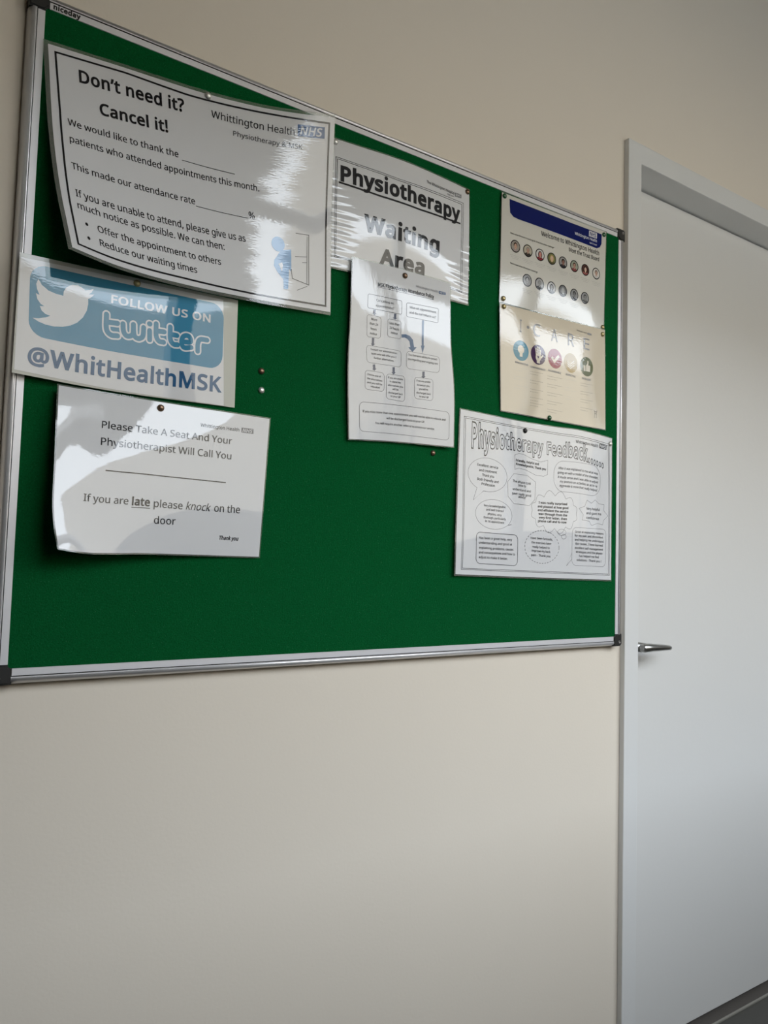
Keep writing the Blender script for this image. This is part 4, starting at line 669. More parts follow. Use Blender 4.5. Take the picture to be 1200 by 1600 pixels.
# letter outlines: advance, contours (1/500 em)
GLYPHS = {
 '!': (108, '65,81 43,81 32,286 75,286|29,22 31,34 36,43 44,47 54,49 63,47 71,43 77,34 79,22 77,9 71,1 63,-4 54,-6 44,-4 36,1 31,9'),
 '%': (333, '78,290 104,284 123,267 135,239 138,201 135,163 124,135 105,117 78,111 53,117 35,135 23,163 20,201 23,239 34,267 52,284|78,265 65,261 56,249 51,229 49,201 51,173 56,152 65,140 78,136 92,140 101,152 107,172 109,201 107,229 101,249 92,261|261,286 103,0 72,0 231,286|253,176 279,170 298,152 310,124 314,86 310,48 299,20 280,2 253,-4 228,2 210,20 199,48 195,86 198,124 209,152 227,170|253,150 240,146 231,134 226,114 224,86 226,58 231,37 240,25 253,21 267,25 277,37 282,58 284,86 282,114 277,134 267,146'),
 '&': (294, '122,291 142,289 159,283 173,274 183,262 189,247 191,229 187,206 175,186 157,169 134,154 211,79 221,93 228,108 239,143 275,143 268,118 259,95 248,75 234,57 293,0 245,0 210,34 197,23 183,14 168,7 151,1 133,-3 111,-4 86,-2 64,5 46,16 32,32 24,51 21,75 23,94 29,110 38,124 50,136 65,148 83,159 67,179 59,190 53,201 49,214 48,228 50,246 57,262 68,274 82,283 101,289|104,137 80,120 71,111 64,101 60,89 58,76 62,56 73,40 90,31 113,27 137,29 157,36 174,45 188,56|121,262 105,260 93,253 85,242 83,229 85,215 90,202 100,189 112,175 133,188 146,201 154,214 156,229 154,242 147,253 135,260'),
 '(': (120, '16,110 18,142 22,174 30,205 42,234 57,261 75,286 108,286 84,247 66,203 55,157 52,110 53,79 58,49 66,19 77,-10 91,-37 108,-63 75,-63 57,-39 42,-12 30,17 22,47 18,78'),
 ')': (120, '104,110 103,78 98,47 90,17 79,-12 64,-39 45,-63 12,-63 29,-37 43,-10 54,19 62,49 67,79 69,110 67,142 62,173 54,203 43,233 29,260 12,286 45,286 64,261 79,234 90,205 98,174 103,142'),
 '*': (221, '129,305 121,228 198,249 204,213 130,206 178,143 143,124 109,194 78,124 43,143 89,206 16,213 22,249 98,228 90,305'),
 ',': (107, '77,42 68,12 56,-21 43,-52 16,-52 24,-19 31,15 36,47 74,47'),
 '-': (129, '16,92 16,123 113,123 113,92'),
 '.': (107, '29,22 31,34 36,43 44,47 53,49 63,47 71,43 77,34 79,22 77,9 71,1 63,-4 53,-6 44,-4 36,1 31,9'),
 '1': (229, '142,0 108,0 108,200 108,220 109,235 109,249 98,239 85,227 54,202 36,226 113,286 142,286'),
 '2': (229, '209,0 19,0 19,29 94,105 131,144 144,160 153,177 159,194 161,212 157,233 147,248 131,257 110,260 91,258 74,253 58,244 41,233 22,257 47,274 61,281 76,286 93,289 110,290 135,288 156,281 173,270 186,255 194,236 197,214 195,192 188,172 177,153 162,133 123,93 64,34 64,32 209,32'),
 '4': (229, '221,65 180,65 180,0 146,0 146,65 8,65 8,95 143,288 180,288 180,97 221,97|146,187 146,206 146,222 147,237 148,250 146,250 138,234 129,219 43,97 146,97'),
 ':': (107, '29,22 31,34 36,43 44,47 53,49 63,47 71,43 77,34 79,22 77,9 71,1 63,-4 53,-6 44,-4 36,1 31,9|29,193 31,206 36,215 44,219 53,221 63,219 71,215 77,206 79,193 77,181 71,172 63,168 53,166 44,168 36,172 31,181'),
 '?': (174, '56,91 57,106 59,118 63,128 70,139 78,149 90,160 114,182 121,190 126,199 129,208 130,219 127,236 117,249 102,257 81,259 63,258 47,254 17,243 5,271 22,278 40,285 61,289 84,290 118,286 143,271 158,249 164,220 162,203 158,189 151,177 141,166 116,144 96,124 90,116 87,107 84,87 84,81 56,81|47,22 49,34 54,43 62,47 72,49 81,47 89,43 94,34 96,22 94,9 89,1 81,-4 72,-6 62,-4 54,1 49,9'),
 '@': (360, '337,143 336,125 333,107 328,90 320,75 310,62 298,52 284,46 268,44 251,46 239,54 230,66 226,79 224,79 215,65 202,54 187,46 167,44 140,49 120,64 108,88 103,118 106,143 114,165 126,183 143,197 164,206 188,209 206,208 223,205 250,199 246,117 245,107 245,103 247,86 253,75 261,70 270,69 282,71 291,79 299,91 305,106 308,124 309,144 305,178 294,207 276,230 253,246 225,256 193,260 161,257 133,249 108,236 88,219 73,197 61,172 54,144 52,113 56,77 66,47 83,23 107,5 137,-6 174,-9 198,-8 220,-4 260,8 260,-19 242,-26 221,-31 199,-35 174,-36 130,-31 93,-18 63,3 41,33 28,69 23,112 26,148 35,181 49,211 69,237 93,258 122,273 156,283 193,286 223,284 251,276 275,264 297,248 314,227 327,203 335,175|135,117 137,95 145,80 157,71 172,69 192,73 205,85 212,105 216,129 219,179 205,182 189,183 171,181 157,174 147,163 140,149 136,134'),
 'A': (256, '219,0 184,89 71,89 36,0 0,0 112,287 144,287 256,0|141,207 137,219 132,236 128,250 123,234 119,219 115,207 83,121 173,121'),
 'B': (261, '121,286 168,282 202,270 217,257 226,239 229,215 228,199 223,185 215,174 205,164 191,157 175,152 175,150 192,146 207,140 221,130 231,118 237,102 239,81 236,57 227,37 212,21 193,9 168,2 140,0 39,0 39,286|128,164 159,167 178,176 189,191 192,211 188,232 175,245 154,253 122,255 75,255 75,164|75,134 75,30 133,30 165,34 186,45 197,62 200,84 199,98 194,111 185,121 172,128 154,133 130,134'),
 'C': (253, '162,259 140,257 120,251 103,241 89,228 78,211 69,191 64,169 63,143 65,110 74,82 87,59 106,42 131,31 161,28 180,28 197,31 230,39 230,8 213,2 197,-1 178,-3 156,-4 116,1 83,14 57,36 39,65 28,102 24,144 27,175 33,203 45,228 60,249 79,267 103,280 131,288 162,290 184,289 204,286 224,281 241,273 227,243 197,254 180,257'),
 'D': (293, '268,146 264,102 250,65 229,37 199,16 162,4 119,0 39,0 39,286 127,286 168,282 202,270 230,250 251,223 264,188|230,145 227,179 218,207 202,229 181,244 154,252 122,255 75,255 75,31 114,31 149,34 178,44 201,60 217,82 227,110'),
 'E': (223, '199,0 39,0 39,286 199,286 199,255 75,255 75,165 192,165 192,134 75,134 75,32 199,32'),
 'F': (208, '75,0 39,0 39,286 199,286 199,255 75,255 75,153 191,153 191,121 75,121'),
 'G': (292, '163,151 262,151 262,11 239,4 215,0 190,-3 162,-4 121,0 87,14 60,35 40,65 28,101 24,143 29,185 42,221 64,250 93,272 129,286 173,290 196,289 218,286 239,281 258,273 245,242 228,248 210,254 191,257 171,259 139,255 112,245 91,228 75,205 65,176 62,143 65,111 73,83 87,59 108,42 135,31 170,27 202,29 226,34 226,119 163,119'),
 'H': (297, '258,0 222,0 222,134 75,134 75,0 39,0 39,286 75,286 75,165 222,165 222,286 258,286'),
 'I': (136, '119,0 16,0 16,21 50,28 50,257 16,265 16,286 119,286 119,265 86,257 86,28 119,21'),
 'K': (248, '248,0 206,0 104,137 75,111 75,0 39,0 39,286 75,286 75,145 99,172 124,200 202,286 244,286 130,162'),
 'L': (210, '39,0 39,286 75,286 75,32 200,32 200,0'),
 'M': (364, '165,0 71,251 69,251 71,231 72,203 72,174 72,0 39,0 39,286 92,286 180,52 182,52 272,286 325,286 325,0 289,0 289,176 289,204 291,230 292,251 290,251 195,0'),
 'N': (305, '266,0 224,0 71,238 69,238 70,216 72,189 72,160 72,0 39,0 39,286 81,286 233,49 235,49 234,69 233,97 232,125 232,286 266,286'),
 'O': (313, '289,144 287,112 280,83 270,58 255,36 237,19 214,6 187,-1 157,-4 125,-1 98,7 75,19 57,37 43,58 32,83 26,112 24,144 28,185 39,221 57,250 83,272 116,286 157,291 197,286 229,272 255,251 274,221 285,185|63,144 65,110 73,81 85,58 104,41 127,31 157,27 186,31 210,41 228,58 241,81 248,110 251,144 245,192 228,228 210,245 187,256 157,259 128,256 104,245 85,228 73,205 65,177'),
 'P': (243, '115,286 163,281 196,264 211,248 219,227 222,202 221,185 216,168 209,153 197,139 182,128 162,119 137,113 108,111 75,111 75,0 39,0 39,286|111,255 75,255 75,142 104,142 129,144 149,148 165,156 176,167 183,182 185,200 180,225 167,242 144,252'),
 'R': (249, '118,286 150,284 177,277 197,266 211,250 219,230 222,205 220,184 214,167 204,153 192,143 179,134 165,128 243,0 201,0 132,118 75,118 75,0 39,0 39,286|116,255 75,255 75,149 118,149 148,152 169,163 181,180 185,203 183,220 177,233 168,243 155,250 137,254'),
 'S': (220, '201,77 198,53 189,33 174,17 153,6 128,-2 99,-4 68,-2 42,2 20,10 20,44 37,38 56,32 78,29 101,27 120,29 136,33 149,40 158,49 163,60 165,73 164,86 159,97 151,106 139,115 121,123 98,132 66,147 53,155 43,165 34,176 29,188 25,201 24,217 27,239 36,256 50,271 68,281 90,288 115,290 138,289 159,286 178,281 194,274 183,243 151,254 133,258 115,259 98,257 85,253 74,247 67,239 62,229 61,217 62,204 67,193 74,184 86,176 102,168 123,159 146,150 166,139 181,128 192,114 199,97'),
 'T': (223, '130,0 93,0 93,255 4,255 4,286 219,286 219,255 130,255'),
 'U': (293, '257,101 254,73 245,48 229,26 208,10 180,-1 145,-4 112,-1 85,9 64,25 48,47 39,72 36,102 36,286 72,286 72,101 77,70 91,47 114,32 147,27 171,30 189,37 204,48 213,63 219,81 221,101 221,286 257,286'),
 'V': (241, '241,286 138,0 102,0 0,286 38,286 102,103 110,80 116,60 120,40 125,60 131,81 138,103 202,286'),
 'W': (373, '368,286 291,0 255,0 199,188 194,205 190,222 187,236 185,244 183,236 180,222 176,205 171,186 117,0 81,0 5,286 43,286 87,111 91,93 95,76 98,59 101,43 103,60 107,77 111,95 116,113 166,286 204,286 256,112 261,94 266,75 269,58 272,43 275,64 280,87 286,112 330,286'),
 'X': (235, '233,0 192,0 117,124 40,0 2,0 97,149 8,286 48,286 118,174 188,286 227,286 138,150'),
 'Y': (227, '113,146 188,286 227,286 132,111 132,0 95,0 95,109 0,286 39,286'),
 'a': (225, '115,219 150,214 174,201 188,179 192,146 192,0 167,0 160,30 158,30 149,20 139,11 129,4 117,0 103,-3 86,-4 68,-2 52,3 38,11 27,24 21,40 18,60 25,88 44,109 76,123 121,128 158,130 158,142 155,165 146,180 132,187 113,190 97,189 81,185 53,174 42,200 57,207 75,213 95,217|126,104 92,100 70,91 59,77 55,59 58,44 66,33 79,27 94,24 119,28 140,39 153,59 158,86 158,105'),
 'b': (247, '69,231 69,205 67,186 69,186 80,199 95,209 113,216 136,219 161,215 182,206 200,191 214,169 222,141 225,107 222,74 214,46 200,24 182,8 161,-1 136,-4 113,-2 95,5 80,15 69,27 67,27 59,0 34,0 34,305 69,305|130,189 109,187 94,181 82,170 75,154 71,134 69,109 69,107 73,72 82,46 101,31 131,25 156,31 174,47 184,72 188,108 184,143 174,169 156,184'),
 'c': (192, '120,-4 93,-1 70,8 50,22 35,44 25,72 22,106 25,142 35,171 51,192 71,207 95,216 123,219 139,218 154,216 168,212 179,207 168,178 146,185 122,188 102,186 86,179 74,167 65,152 60,131 59,107 60,83 65,63 74,47 86,36 101,29 120,26 136,27 151,30 176,39 176,8 164,3 152,-1 137,-3'),
 'd': (247, '110,-4 85,-1 64,8 46,24 33,45 25,73 22,107 25,141 33,169 46,191 64,206 86,216 111,219 126,218 140,215 152,210 162,203 170,196 177,187 180,187 178,203 177,219 177,305 213,305 213,0 184,0 179,29 177,29 170,20 162,12 152,6 140,0 126,-3|116,25 145,30 164,44 174,67 178,100 178,107 174,142 164,168 146,184 115,190 91,184 73,167 62,140 59,106 62,72 73,47 91,31'),
 'e': (226, '117,219 143,216 165,207 182,192 195,173 203,149 206,122 206,101 59,101 64,69 77,45 99,31 127,26 146,27 163,30 196,41 196,10 180,4 164,-1 146,-3 126,-4 97,-1 72,8 51,24 35,46 25,73 22,106 25,139 34,166 48,189 67,205 90,216|117,190 94,186 77,174 65,154 59,129 169,129 167,146 163,161 156,173 146,182 133,188'),
 'f': (138, '133,188 79,188 79,0 44,0 44,188 6,188 6,204 44,216 44,229 46,254 52,273 62,288 76,299 93,305 113,307 137,305 155,300 146,272 131,276 114,278 98,275 88,266 81,251 79,229 79,215 133,215'),
 'g': (247, '110,219 130,217 149,211 164,201 178,186 180,186 184,215 213,215 213,-4 210,-32 202,-55 189,-73 170,-86 146,-94 116,-96 94,-95 74,-93 55,-89 39,-83 39,-50 55,-57 75,-63 96,-66 118,-67 143,-63 162,-51 174,-32 178,-6 178,2 178,16 179,28 177,28 165,14 149,4 131,-2 111,-4 85,-1 63,9 46,25 28,60 22,107 28,153 46,189 63,205 85,216|115,189 98,187 84,180 73,168 65,152 60,131 59,107 62,72 73,46 91,30 116,25 131,26 144,29 155,34 163,42 170,53 174,65 177,81 178,99 178,107 176,134 171,154 163,170 151,181 135,187'),
 'h': (248, '69,215 69,200 67,185 70,185 77,195 87,204 98,210 110,215 123,218 137,219 161,216 180,210 196,200 206,185 213,165 215,140 215,0 180,0 180,138 178,160 169,176 154,186 132,189 111,187 95,180 83,169 75,154 71,134 69,111 69,0 34,0 34,305 69,305'),
 'i': (103, '69,215 69,0 34,0 34,215|52,296 60,294 66,290 71,283 73,273 71,263 66,256 60,252 52,251 44,252 37,256 33,263 31,273 33,283 37,290 44,294'),
 'j': (103, '9,-96 -9,-95 -22,-91 -22,-63 -10,-66 4,-67 16,-65 26,-60 32,-50 34,-33 34,215 69,215 69,-32 68,-51 63,-67 55,-79 43,-89 28,-94|31,273 33,283 37,290 44,294 52,296 60,294 66,290 71,283 73,273 71,263 66,256 60,252 52,251 44,252 37,256 33,263'),
 'k': (214, '69,146 68,129 67,111 69,111 76,120 86,132 95,142 163,215 204,215 117,123 211,0 168,0 93,100 69,79 69,0 34,0 34,305 69,305'),
 'l': (103, '69,0 34,0 34,305 69,305'),
 'm': (375, '270,219 302,214 324,200 338,176 342,140 342,0 308,0 308,138 305,160 297,176 283,186 264,189 237,185 219,171 209,149 206,119 206,0 171,0 171,138 170,154 166,167 160,177 152,184 141,188 127,189 107,187 93,180 82,169 75,154 71,135 69,111 69,0 34,0 34,215 63,215 68,186 70,186 77,196 86,204 97,211 108,215 120,218 133,219 156,217 175,210 189,199 199,183 201,183 214,199 230,210 250,217'),
 'n': (248, '138,219 171,214 196,200 210,176 215,140 215,0 180,0 180,138 178,160 169,176 154,186 132,189 102,184 83,169 73,145 69,111 69,0 34,0 34,215 63,215 68,186 70,186 78,196 88,204 99,211 111,215 124,218'),
 'o': (243, '221,108 219,83 214,60 205,41 194,25 179,13 162,3 142,-2 121,-4 100,-2 81,3 65,13 50,25 38,41 29,60 24,83 22,108 25,141 34,168 49,190 69,206 93,216 122,219 149,216 173,206 193,190 208,168 218,141|59,108 60,84 65,64 74,47 86,35 102,28 121,25 141,28 157,35 169,47 178,64 183,84 184,108 183,132 178,152 169,168 157,179 141,187 121,189 93,184 73,168 62,142'),
 'p': (247, '136,219 161,216 182,207 200,191 214,170 222,142 225,108 222,74 214,46 200,24 183,9 161,-1 136,-4 120,-3 107,0 95,5 85,12 69,27 67,27 69,10 69,-8 69,-96 34,-96 34,215 63,215 68,186 69,186 76,194 85,202 95,209 106,215 120,218|130,189 110,187 95,181 84,171 76,156 71,138 69,115 69,108 71,83 75,63 83,47 94,35 110,28 131,25 149,28 163,36 174,49 182,66 186,86 188,108 184,141 174,167 156,184'),
 'q': (247, '177,-4 178,12 179,29 177,29 166,16 151,6 133,-2 109,-4 85,-1 64,8 46,24 33,45 25,73 22,107 25,141 33,169 47,191 65,206 86,216 111,219 134,217 152,209 166,199 178,186 179,186 184,215 213,215 213,-96 177,-96|116,25 136,27 152,33 163,43 171,58 176,77 178,99 178,107 174,143 164,169 145,184 115,190 90,184 73,167 62,140 59,106 62,72 73,47 91,31'),
 'r': (166, '134,219 147,218 160,217 155,184 144,186 132,187 120,186 108,182 98,175 88,167 80,157 74,144 71,130 69,115 69,0 34,0 34,215 63,215 67,176 69,176 76,187 85,197 95,206 107,213 120,217'),
 's': (192, '174,59 171,40 164,24 151,12 134,3 113,-2 88,-4 67,-3 50,0 34,4 21,10 21,42 52,30 70,26 89,24 112,27 128,33 137,43 140,56 139,64 136,71 129,77 120,83 87,98 51,114 38,123 28,133 22,146 20,162 26,186 43,204 68,215 101,219 120,218 138,215 154,211 170,204 158,176 129,186 114,189 99,190 80,188 66,183 57,175 54,164 55,156 59,149 66,143 77,137 109,123 144,107 157,99 166,88 172,75'),
 't': (145, '106,25 122,26 136,29 136,2 120,-2 100,-4 84,-3 69,2 56,10 46,22 39,39 37,63 37,188 6,188 6,204 37,219 51,264 72,264 72,215 134,215 134,188 72,188 72,63 75,46 82,34 92,27'),
 'u': (248, '214,215 214,0 185,0 180,28 178,28 170,18 160,10 149,4 137,-1 124,-3 110,-4 86,-2 67,4 51,15 40,30 34,49 32,74 32,215 67,215 67,77 70,54 79,38 94,28 115,25 137,28 153,34 165,45 173,61 177,80 178,103 178,215'),
 'v': (204, '81,0 0,215 38,215 83,88 90,69 97,48 101,31 102,31 107,48 114,69 120,88 166,215 204,215 122,0'),
 'w': (315, '173,121 168,138 164,154 160,168 158,178 156,178 154,168 151,154 147,138 142,121 103,0 63,0 4,215 41,215 71,101 77,77 82,55 85,36 86,36 89,49 92,64 96,80 101,94 139,215 177,215 214,94 220,75 225,54 229,37 230,37 233,54 238,76 245,101 275,215 311,215 251,0 210,0'),
 'x': (212, '85,110 11,215 51,215 106,134 161,215 201,215 127,110 205,0 165,0 106,86 47,0 7,0'),
 'y': (204, '0,215 38,215 85,93 92,72 98,52 103,34 104,34 112,60 123,93 166,215 204,215 112,-30 104,-48 94,-65 83,-78 69,-88 53,-94 34,-96 17,-95 4,-93 4,-65 15,-67 28,-67 40,-66 50,-63 58,-57 65,-50 71,-40 76,-29 87,-1'),
 '’': (70, '65,282 56,251 44,219 31,188 5,188 11,212 16,238 21,263 25,286 63,286'),
 ' ': (104, ''),
}

# ------------------------------------------------------------------ printed papers
def cint(E, t):
    n = len(E) - 1; x = np.clip(t, 0, 1) * n; i = np.minimum(x.astype(int), n - 1); f = (x - i)[..., None]
    Ep = np.vstack([2 * E[0] - E[1], E, 2 * E[-1] - E[-2]])
    a, b, c, d = Ep[i], Ep[i + 1], Ep[i + 2], Ep[i + 3]
    r = b + .5 * f * (c - a + f * (2 * a - 5 * b + 4 * c - d + f * (3 * (b - c) + d - a)))
    return r + np.where(t < 0, t * n, 0)[..., None] * (E[1] - E[0]) + np.where(t > 1, (t - 1) * n, 0)[..., None] * (E[-1] - E[-2])

def surface(D, mm, off=0.0):
    """millimetres on the sheet -> metres in the room, on the curled sheet"""
    mm = np.asarray(mm, float).reshape(-1, 2)
    def S(u, v):
        U = u[:, None]; V = v[:, None]; T, B, L, R = D['T'], D['B'], D['L'], D['R']
        bil = (1 - U) * (1 - V) * T[0] + U * (1 - V) * T[-1] + (1 - U) * V * B[0] + U * V * B[-1]
        r = (1 - V) * cint(T, u) + V * cint(B, u) + (1 - U) * cint(L, v) + U * cint(R, v) - bil
        uc = np.clip(u, 0, 1); vc = np.clip(v, 0, 1)
        r[:, 1] -= 16 * uc * (1 - uc) * vc * (1 - vc) * D['c']
        return r
    u = mm[:, 0] / D['w']; v = mm[:, 1] / D['h']; p = S(u, v); e = .01
    n = np.cross(S(u + e, v) - S(u - e, v), S(u, v + e) - S(u, v - e))
    n /= np.linalg.norm(n, axis=1)[:, None]; n[n[:, 1] > 0] *= -1
    o = np.asarray(off, float)
    return p + n * (o[:, None] if o.ndim else o)

INK = {'K': (.012, .012, .014), 'G': (.025, .025, .028), 'G2': (.03, .03, .032), 'D2': (.06, .06, .065), 'D': (.14, .14, .15), 'M': (.28, .28, .30), 'M2': (.16, .155, .15), 'M3': (.26, .26, .27),
       'M4': (.52, .50, .45), 'W': (.60, .60, .61), 'W2': (.64, .65, .67), 'W3': (.80, .82, .86), 'B': (.020, .070, .19), 'B2': (.022, .090, .20), 'L': (.17, .33, .56), 'T': (.042, .21, .345), 'T2': (.042, .21, .345),
       'N': (.008, .014, .105), 'A': (.075, .085, .125), 'S': (.045, .10, .20), 'cream': (.66, .62, .54), 'beige': (.64, .58, .47)}
GLOSS = {  # per sheet: broad ripple (mm height, scale, stretch), fine ripple, edge ridges
    'dont': dict(a=.45, s=11, st=(.8, 2.6), f=.055, fs=260, fst=(.5, 1.7)), 'please': dict(a=.40, s=9, st=(1.4, 1.2), f=.012, fs=220),
    'twit': dict(a=.14, s=10, st=(1.8, 1), f=.014, fs=240), 'wait': dict(a=.25, s=10, st=(.8, 2.2), f=.028, fs=260, fst=(.5, 1.7), ridge=(.22, 13.5, 60.0)),
    'msk': dict(a=.30, s=12, st=(3.2, .7), f=.04, fs=220, fst=(2.2, .5)), 'trust': dict(a=.10, s=9, st=(1, 1), f=.05, fs=240),
    'icare': dict(a=.12, s=10, st=(1, 1.6), f=.06, fs=230, fst=(.5, 1.6)), 'feed': dict(a=.42, s=10, st=(3.2, .6), f=.012, fs=220, fst=(2, .6))}
_pm = {}
def gloss_normal(n, l, key, W):
    g = GLOSS[key]
    uv = n.new('ShaderNodeUVMap'); uv.uv_map = 'sheet'
    def noise(scale, st, det):
        mp = n.new('ShaderNodeMapping'); mp.inputs['Scale'].default_value = (st[0], st[1], 1); l.new(uv.outputs['UV'], mp.inputs['Vector'])
        mp.inputs['Location'].default_value = (sum(map(ord, key)) * .37, 0, 0)
        t = n.new('ShaderNodeTexNoise'); t.inputs['Scale'].default_value = scale; t.inputs['Detail'].default_value = det; t.inputs['Roughness'].default_value = .4
        l.new(mp.outputs['Vector'], t.inputs['Vector']); return t.outputs['Fac']
    def mul(a, k):
        m = n.new('ShaderNodeMath'); m.operation = 'MULTIPLY'; l.new(a, m.inputs[0])
        if hasattr(k, 'default_value'): l.new(k, m.inputs[1])
        else: m.inputs[1].default_value = k
        return m.outputs[0]
    def add(a, b):
        m = n.new('ShaderNodeMath'); m.operation = 'ADD'; l.new(a, m.inputs[0]); l.new(b, m.inputs[1]); return m.outputs[0]
    h = add(mul(noise(g['s'], g['st'], 1.5), g['a'] * .001), mul(noise(g['fs'], g.get('fst', (.7, 1.6)), 2), g['f'] * .001))
    if 'ridge' in g:
        amp, wl, reach = g['ridge']
        sp = n.new('ShaderNodeSeparateXYZ'); l.new(uv.outputs['UV'], sp.inputs[0])
        s = n.new('ShaderNodeMath'); s.operation = 'SINE'
        l.new(add(mul(sp.outputs['Y'], 2 * math.pi / (wl * .001)), mul(noise(14, (1, 1), 1), 5.0)), s.inputs[0])
        m1 = n.new('ShaderNodeMapRange'); m1.inputs['From Min'].default_value = 0; m1.inputs['From Max'].default_value = reach * .001; m1.inputs['To Min'].default_value = 1; m1.inputs['To Max'].default_value = 0
        m2 = n.new('ShaderNodeMapRange'); m2.inputs['From Min'].default_value = W * .001 - reach * .001; m2.inputs['From Max'].default_value = W * .001; m2.inputs['To Min'].default_value = 0; m2.inputs['To Max'].default_value = 1
        for m in (m1, m2): m.clamp = True; l.new(sp.outputs['X'], m.inputs['Value'])
        h = add(h, mul(mul(s.outputs[0], add(m1.outputs[0], m2.outputs[0])), amp * .001))
    bp = n.new('ShaderNodeBump'); bp.inputs['Distance'].default_value = 1.0; bp.inputs['Strength'].default_value = 1.0
    l.new(h, bp.inputs['Height']); return bp.outputs['Normal']

def print_mat(key, ink, col=None):
    """paper or ink under a glossy laminate film"""
    k = (key, ink)
    if k in _pm: return _pm[k]
    m, n, l, b = nodes('laminated_%s_%s' % (key, ink))
    b.inputs['Base Color'].default_value = (*(col or INK[ink]), 1); b.inputs['Roughness'].default_value = .6
    b.inputs['Specular IOR Level'].default_value = 0.0
    b.inputs['Coat Weight'].default_value = 1.0; b.inputs['Coat Roughness'].default_value = .018; b.inputs['Coat IOR'].default_value = 1.55
    l.new(gloss_normal(n, l, key, PAPERS[key]['w']), b.inputs['Coat Normal'])
    _pm[k] = m; return m

def film_mat(key):
    k = (key, 'film')
    if k in _pm: return _pm[k]
    m, n, l, b = nodes('clear_film_%s' % key)
    nrm = gloss_normal(n, l, key, PAPERS[key]['w'])
    tr = n.new('ShaderNodeBsdfTransparent'); tr.inputs['Color'].default_value = (.90, .92, .90, 1)
    gl = n.new('ShaderNodeBsdfGlossy'); gl.inputs['Roughness'].default_value = .05
    df = n.new('ShaderNodeBsdfDiffuse'); df.inputs['Color'].default_value = (.62, .62, .56, 1)
    fr = n.new('ShaderNodeFresnel'); fr.inputs['IOR'].default_value = 1.55
    l.new(nrm, gl.inputs['Normal']); l.new(nrm, fr.inputs['Normal'])
    ge = n.new('ShaderNodeNewGeometry'); ff = n.new('ShaderNodeMath'); ff.operation = 'SUBTRACT'; ff.inputs[0].default_value = 1; ff.use_clamp = True; l.new(ge.outputs['Backfacing'], ff.inputs[1])
    fm = n.new('ShaderNodeMath'); fm.operation = 'MULTIPLY'; l.new(fr.outputs[0], fm.inputs[0]); l.new(ff.outputs[0], fm.inputs[1])
    m0 = n.new('ShaderNodeMixShader'); m0.inputs[0].default_value = {'twit': .62}.get(key, .10); l.new(tr.outputs[0], m0.inputs[1]); l.new(df.outputs[0], m0.inputs[2])
    mx = n.new('ShaderNodeMixShader'); l.new(fm.outputs[0], mx.inputs[0]); l.new(m0.outputs[0], mx.inputs[1]); l.new(gl.outputs[0], mx.inputs[2])
    l.new(mx.outputs[0], n['Material Output'].inputs['Surface'])
    _pm[k] = m; return m

_tc = {}; FILLED = {}
def glyphs(txt, bold=False, italic=False, off=None):
    """flat lettering of height 1 em: (vertices, faces)"""
    k = (txt, bold, italic, off)
    if k in _tc: return _tc[k]
    cu = bpy.data.curves.new('lettering', 'CURVE'); cu.dimensions = '2D'; cu.fill_mode = 'BOTH'
    wt = off if off is not None else (.040 if bold == 2 else .027 if bold else .006)      # extra stem weight, as a ribbon round each contour
    x0 = 0; rib = []
    for ch in txt:
        adv, cs = GLYPHS[ch]
        for c in (cs.split('|') if cs else ()):
            q = [tuple(map(int, s.split(','))) for s in c.split(' ')]
            lo = min(y for x, y in q); lift = 700 * abs(wt) if (ch in 'ij' and lo > 240) or (ch in '!?' and lo > 60) else 0   # keep dots clear of heavy stems
            q = [(x, y + lift) for x, y in q]
            q = [((x + x0 + (.21 * y if italic else 0)) / 500, y / 500) for x, y in q]; rib.append(q)
            sp = cu.splines.new('POLY'); sp.points.add(len(q) - 1); sp.use_cyclic_u = True
            for p, (x, y) in zip(sp.points, q): p.co = (x, y, 0, 1)
        x0 += adv + (500 * abs(wt) * 1.1 if bold else 0) + (30 if wt < 0 else 0)
    o = bpy.data.objects.new('lettering', cu); COL.objects.link(o)
    dg = bpy.context.evaluated_depsgraph_get(); me = bpy.data.meshes.new_from_object(o.evaluated_get(dg))
    V = np.array([v.co[:2] for v in me.vertices]).reshape(-1, 2); F = [tuple(p.vertices) for p in me.polygons]
    bpy.data.objects.remove(o); bpy.data.curves.remove(cu); bpy.data.meshes.remove(me)
    grow = 0
    if wt < 0: V = np.zeros((0, 2)); F = []; wt = -wt; grow = .034               # outline only, round fattened letters
    VV = [tuple(v) for v in V]
    for q in rib:
        P = [np.array(p) for p in q]; n = len(P); base = len(VV)
        nr = []
        for i in range(n):
            d = P[(i + 1) % n] - P[i]; d = d / (np.linalg.norm(d) + 1e-12); nr.append(np.array([-d[1], d[0]]))
        for i in range(n):
            m = nr[i - 1] + nr[i]; s = m @ m; m = m * 2 / s if s > .7 else m / (math.sqrt(s) + 1e-9) * 1.5
            VV += [tuple(P[i] + m * (grow + wt)), tuple(P[i] + m * (grow - wt))]
        for i in range(n):
            j = (i + 1) % n; F.append((base + 2 * i, base + 2 * i + 1, base + 2 * j + 1, base + 2 * j))
    nf = len(V); V = np.array(VV); FILLED[id(V)] = nf
    _tc[k] = (V, F); return V, F
CAP = glyphs('H')[0][:, 1].max()

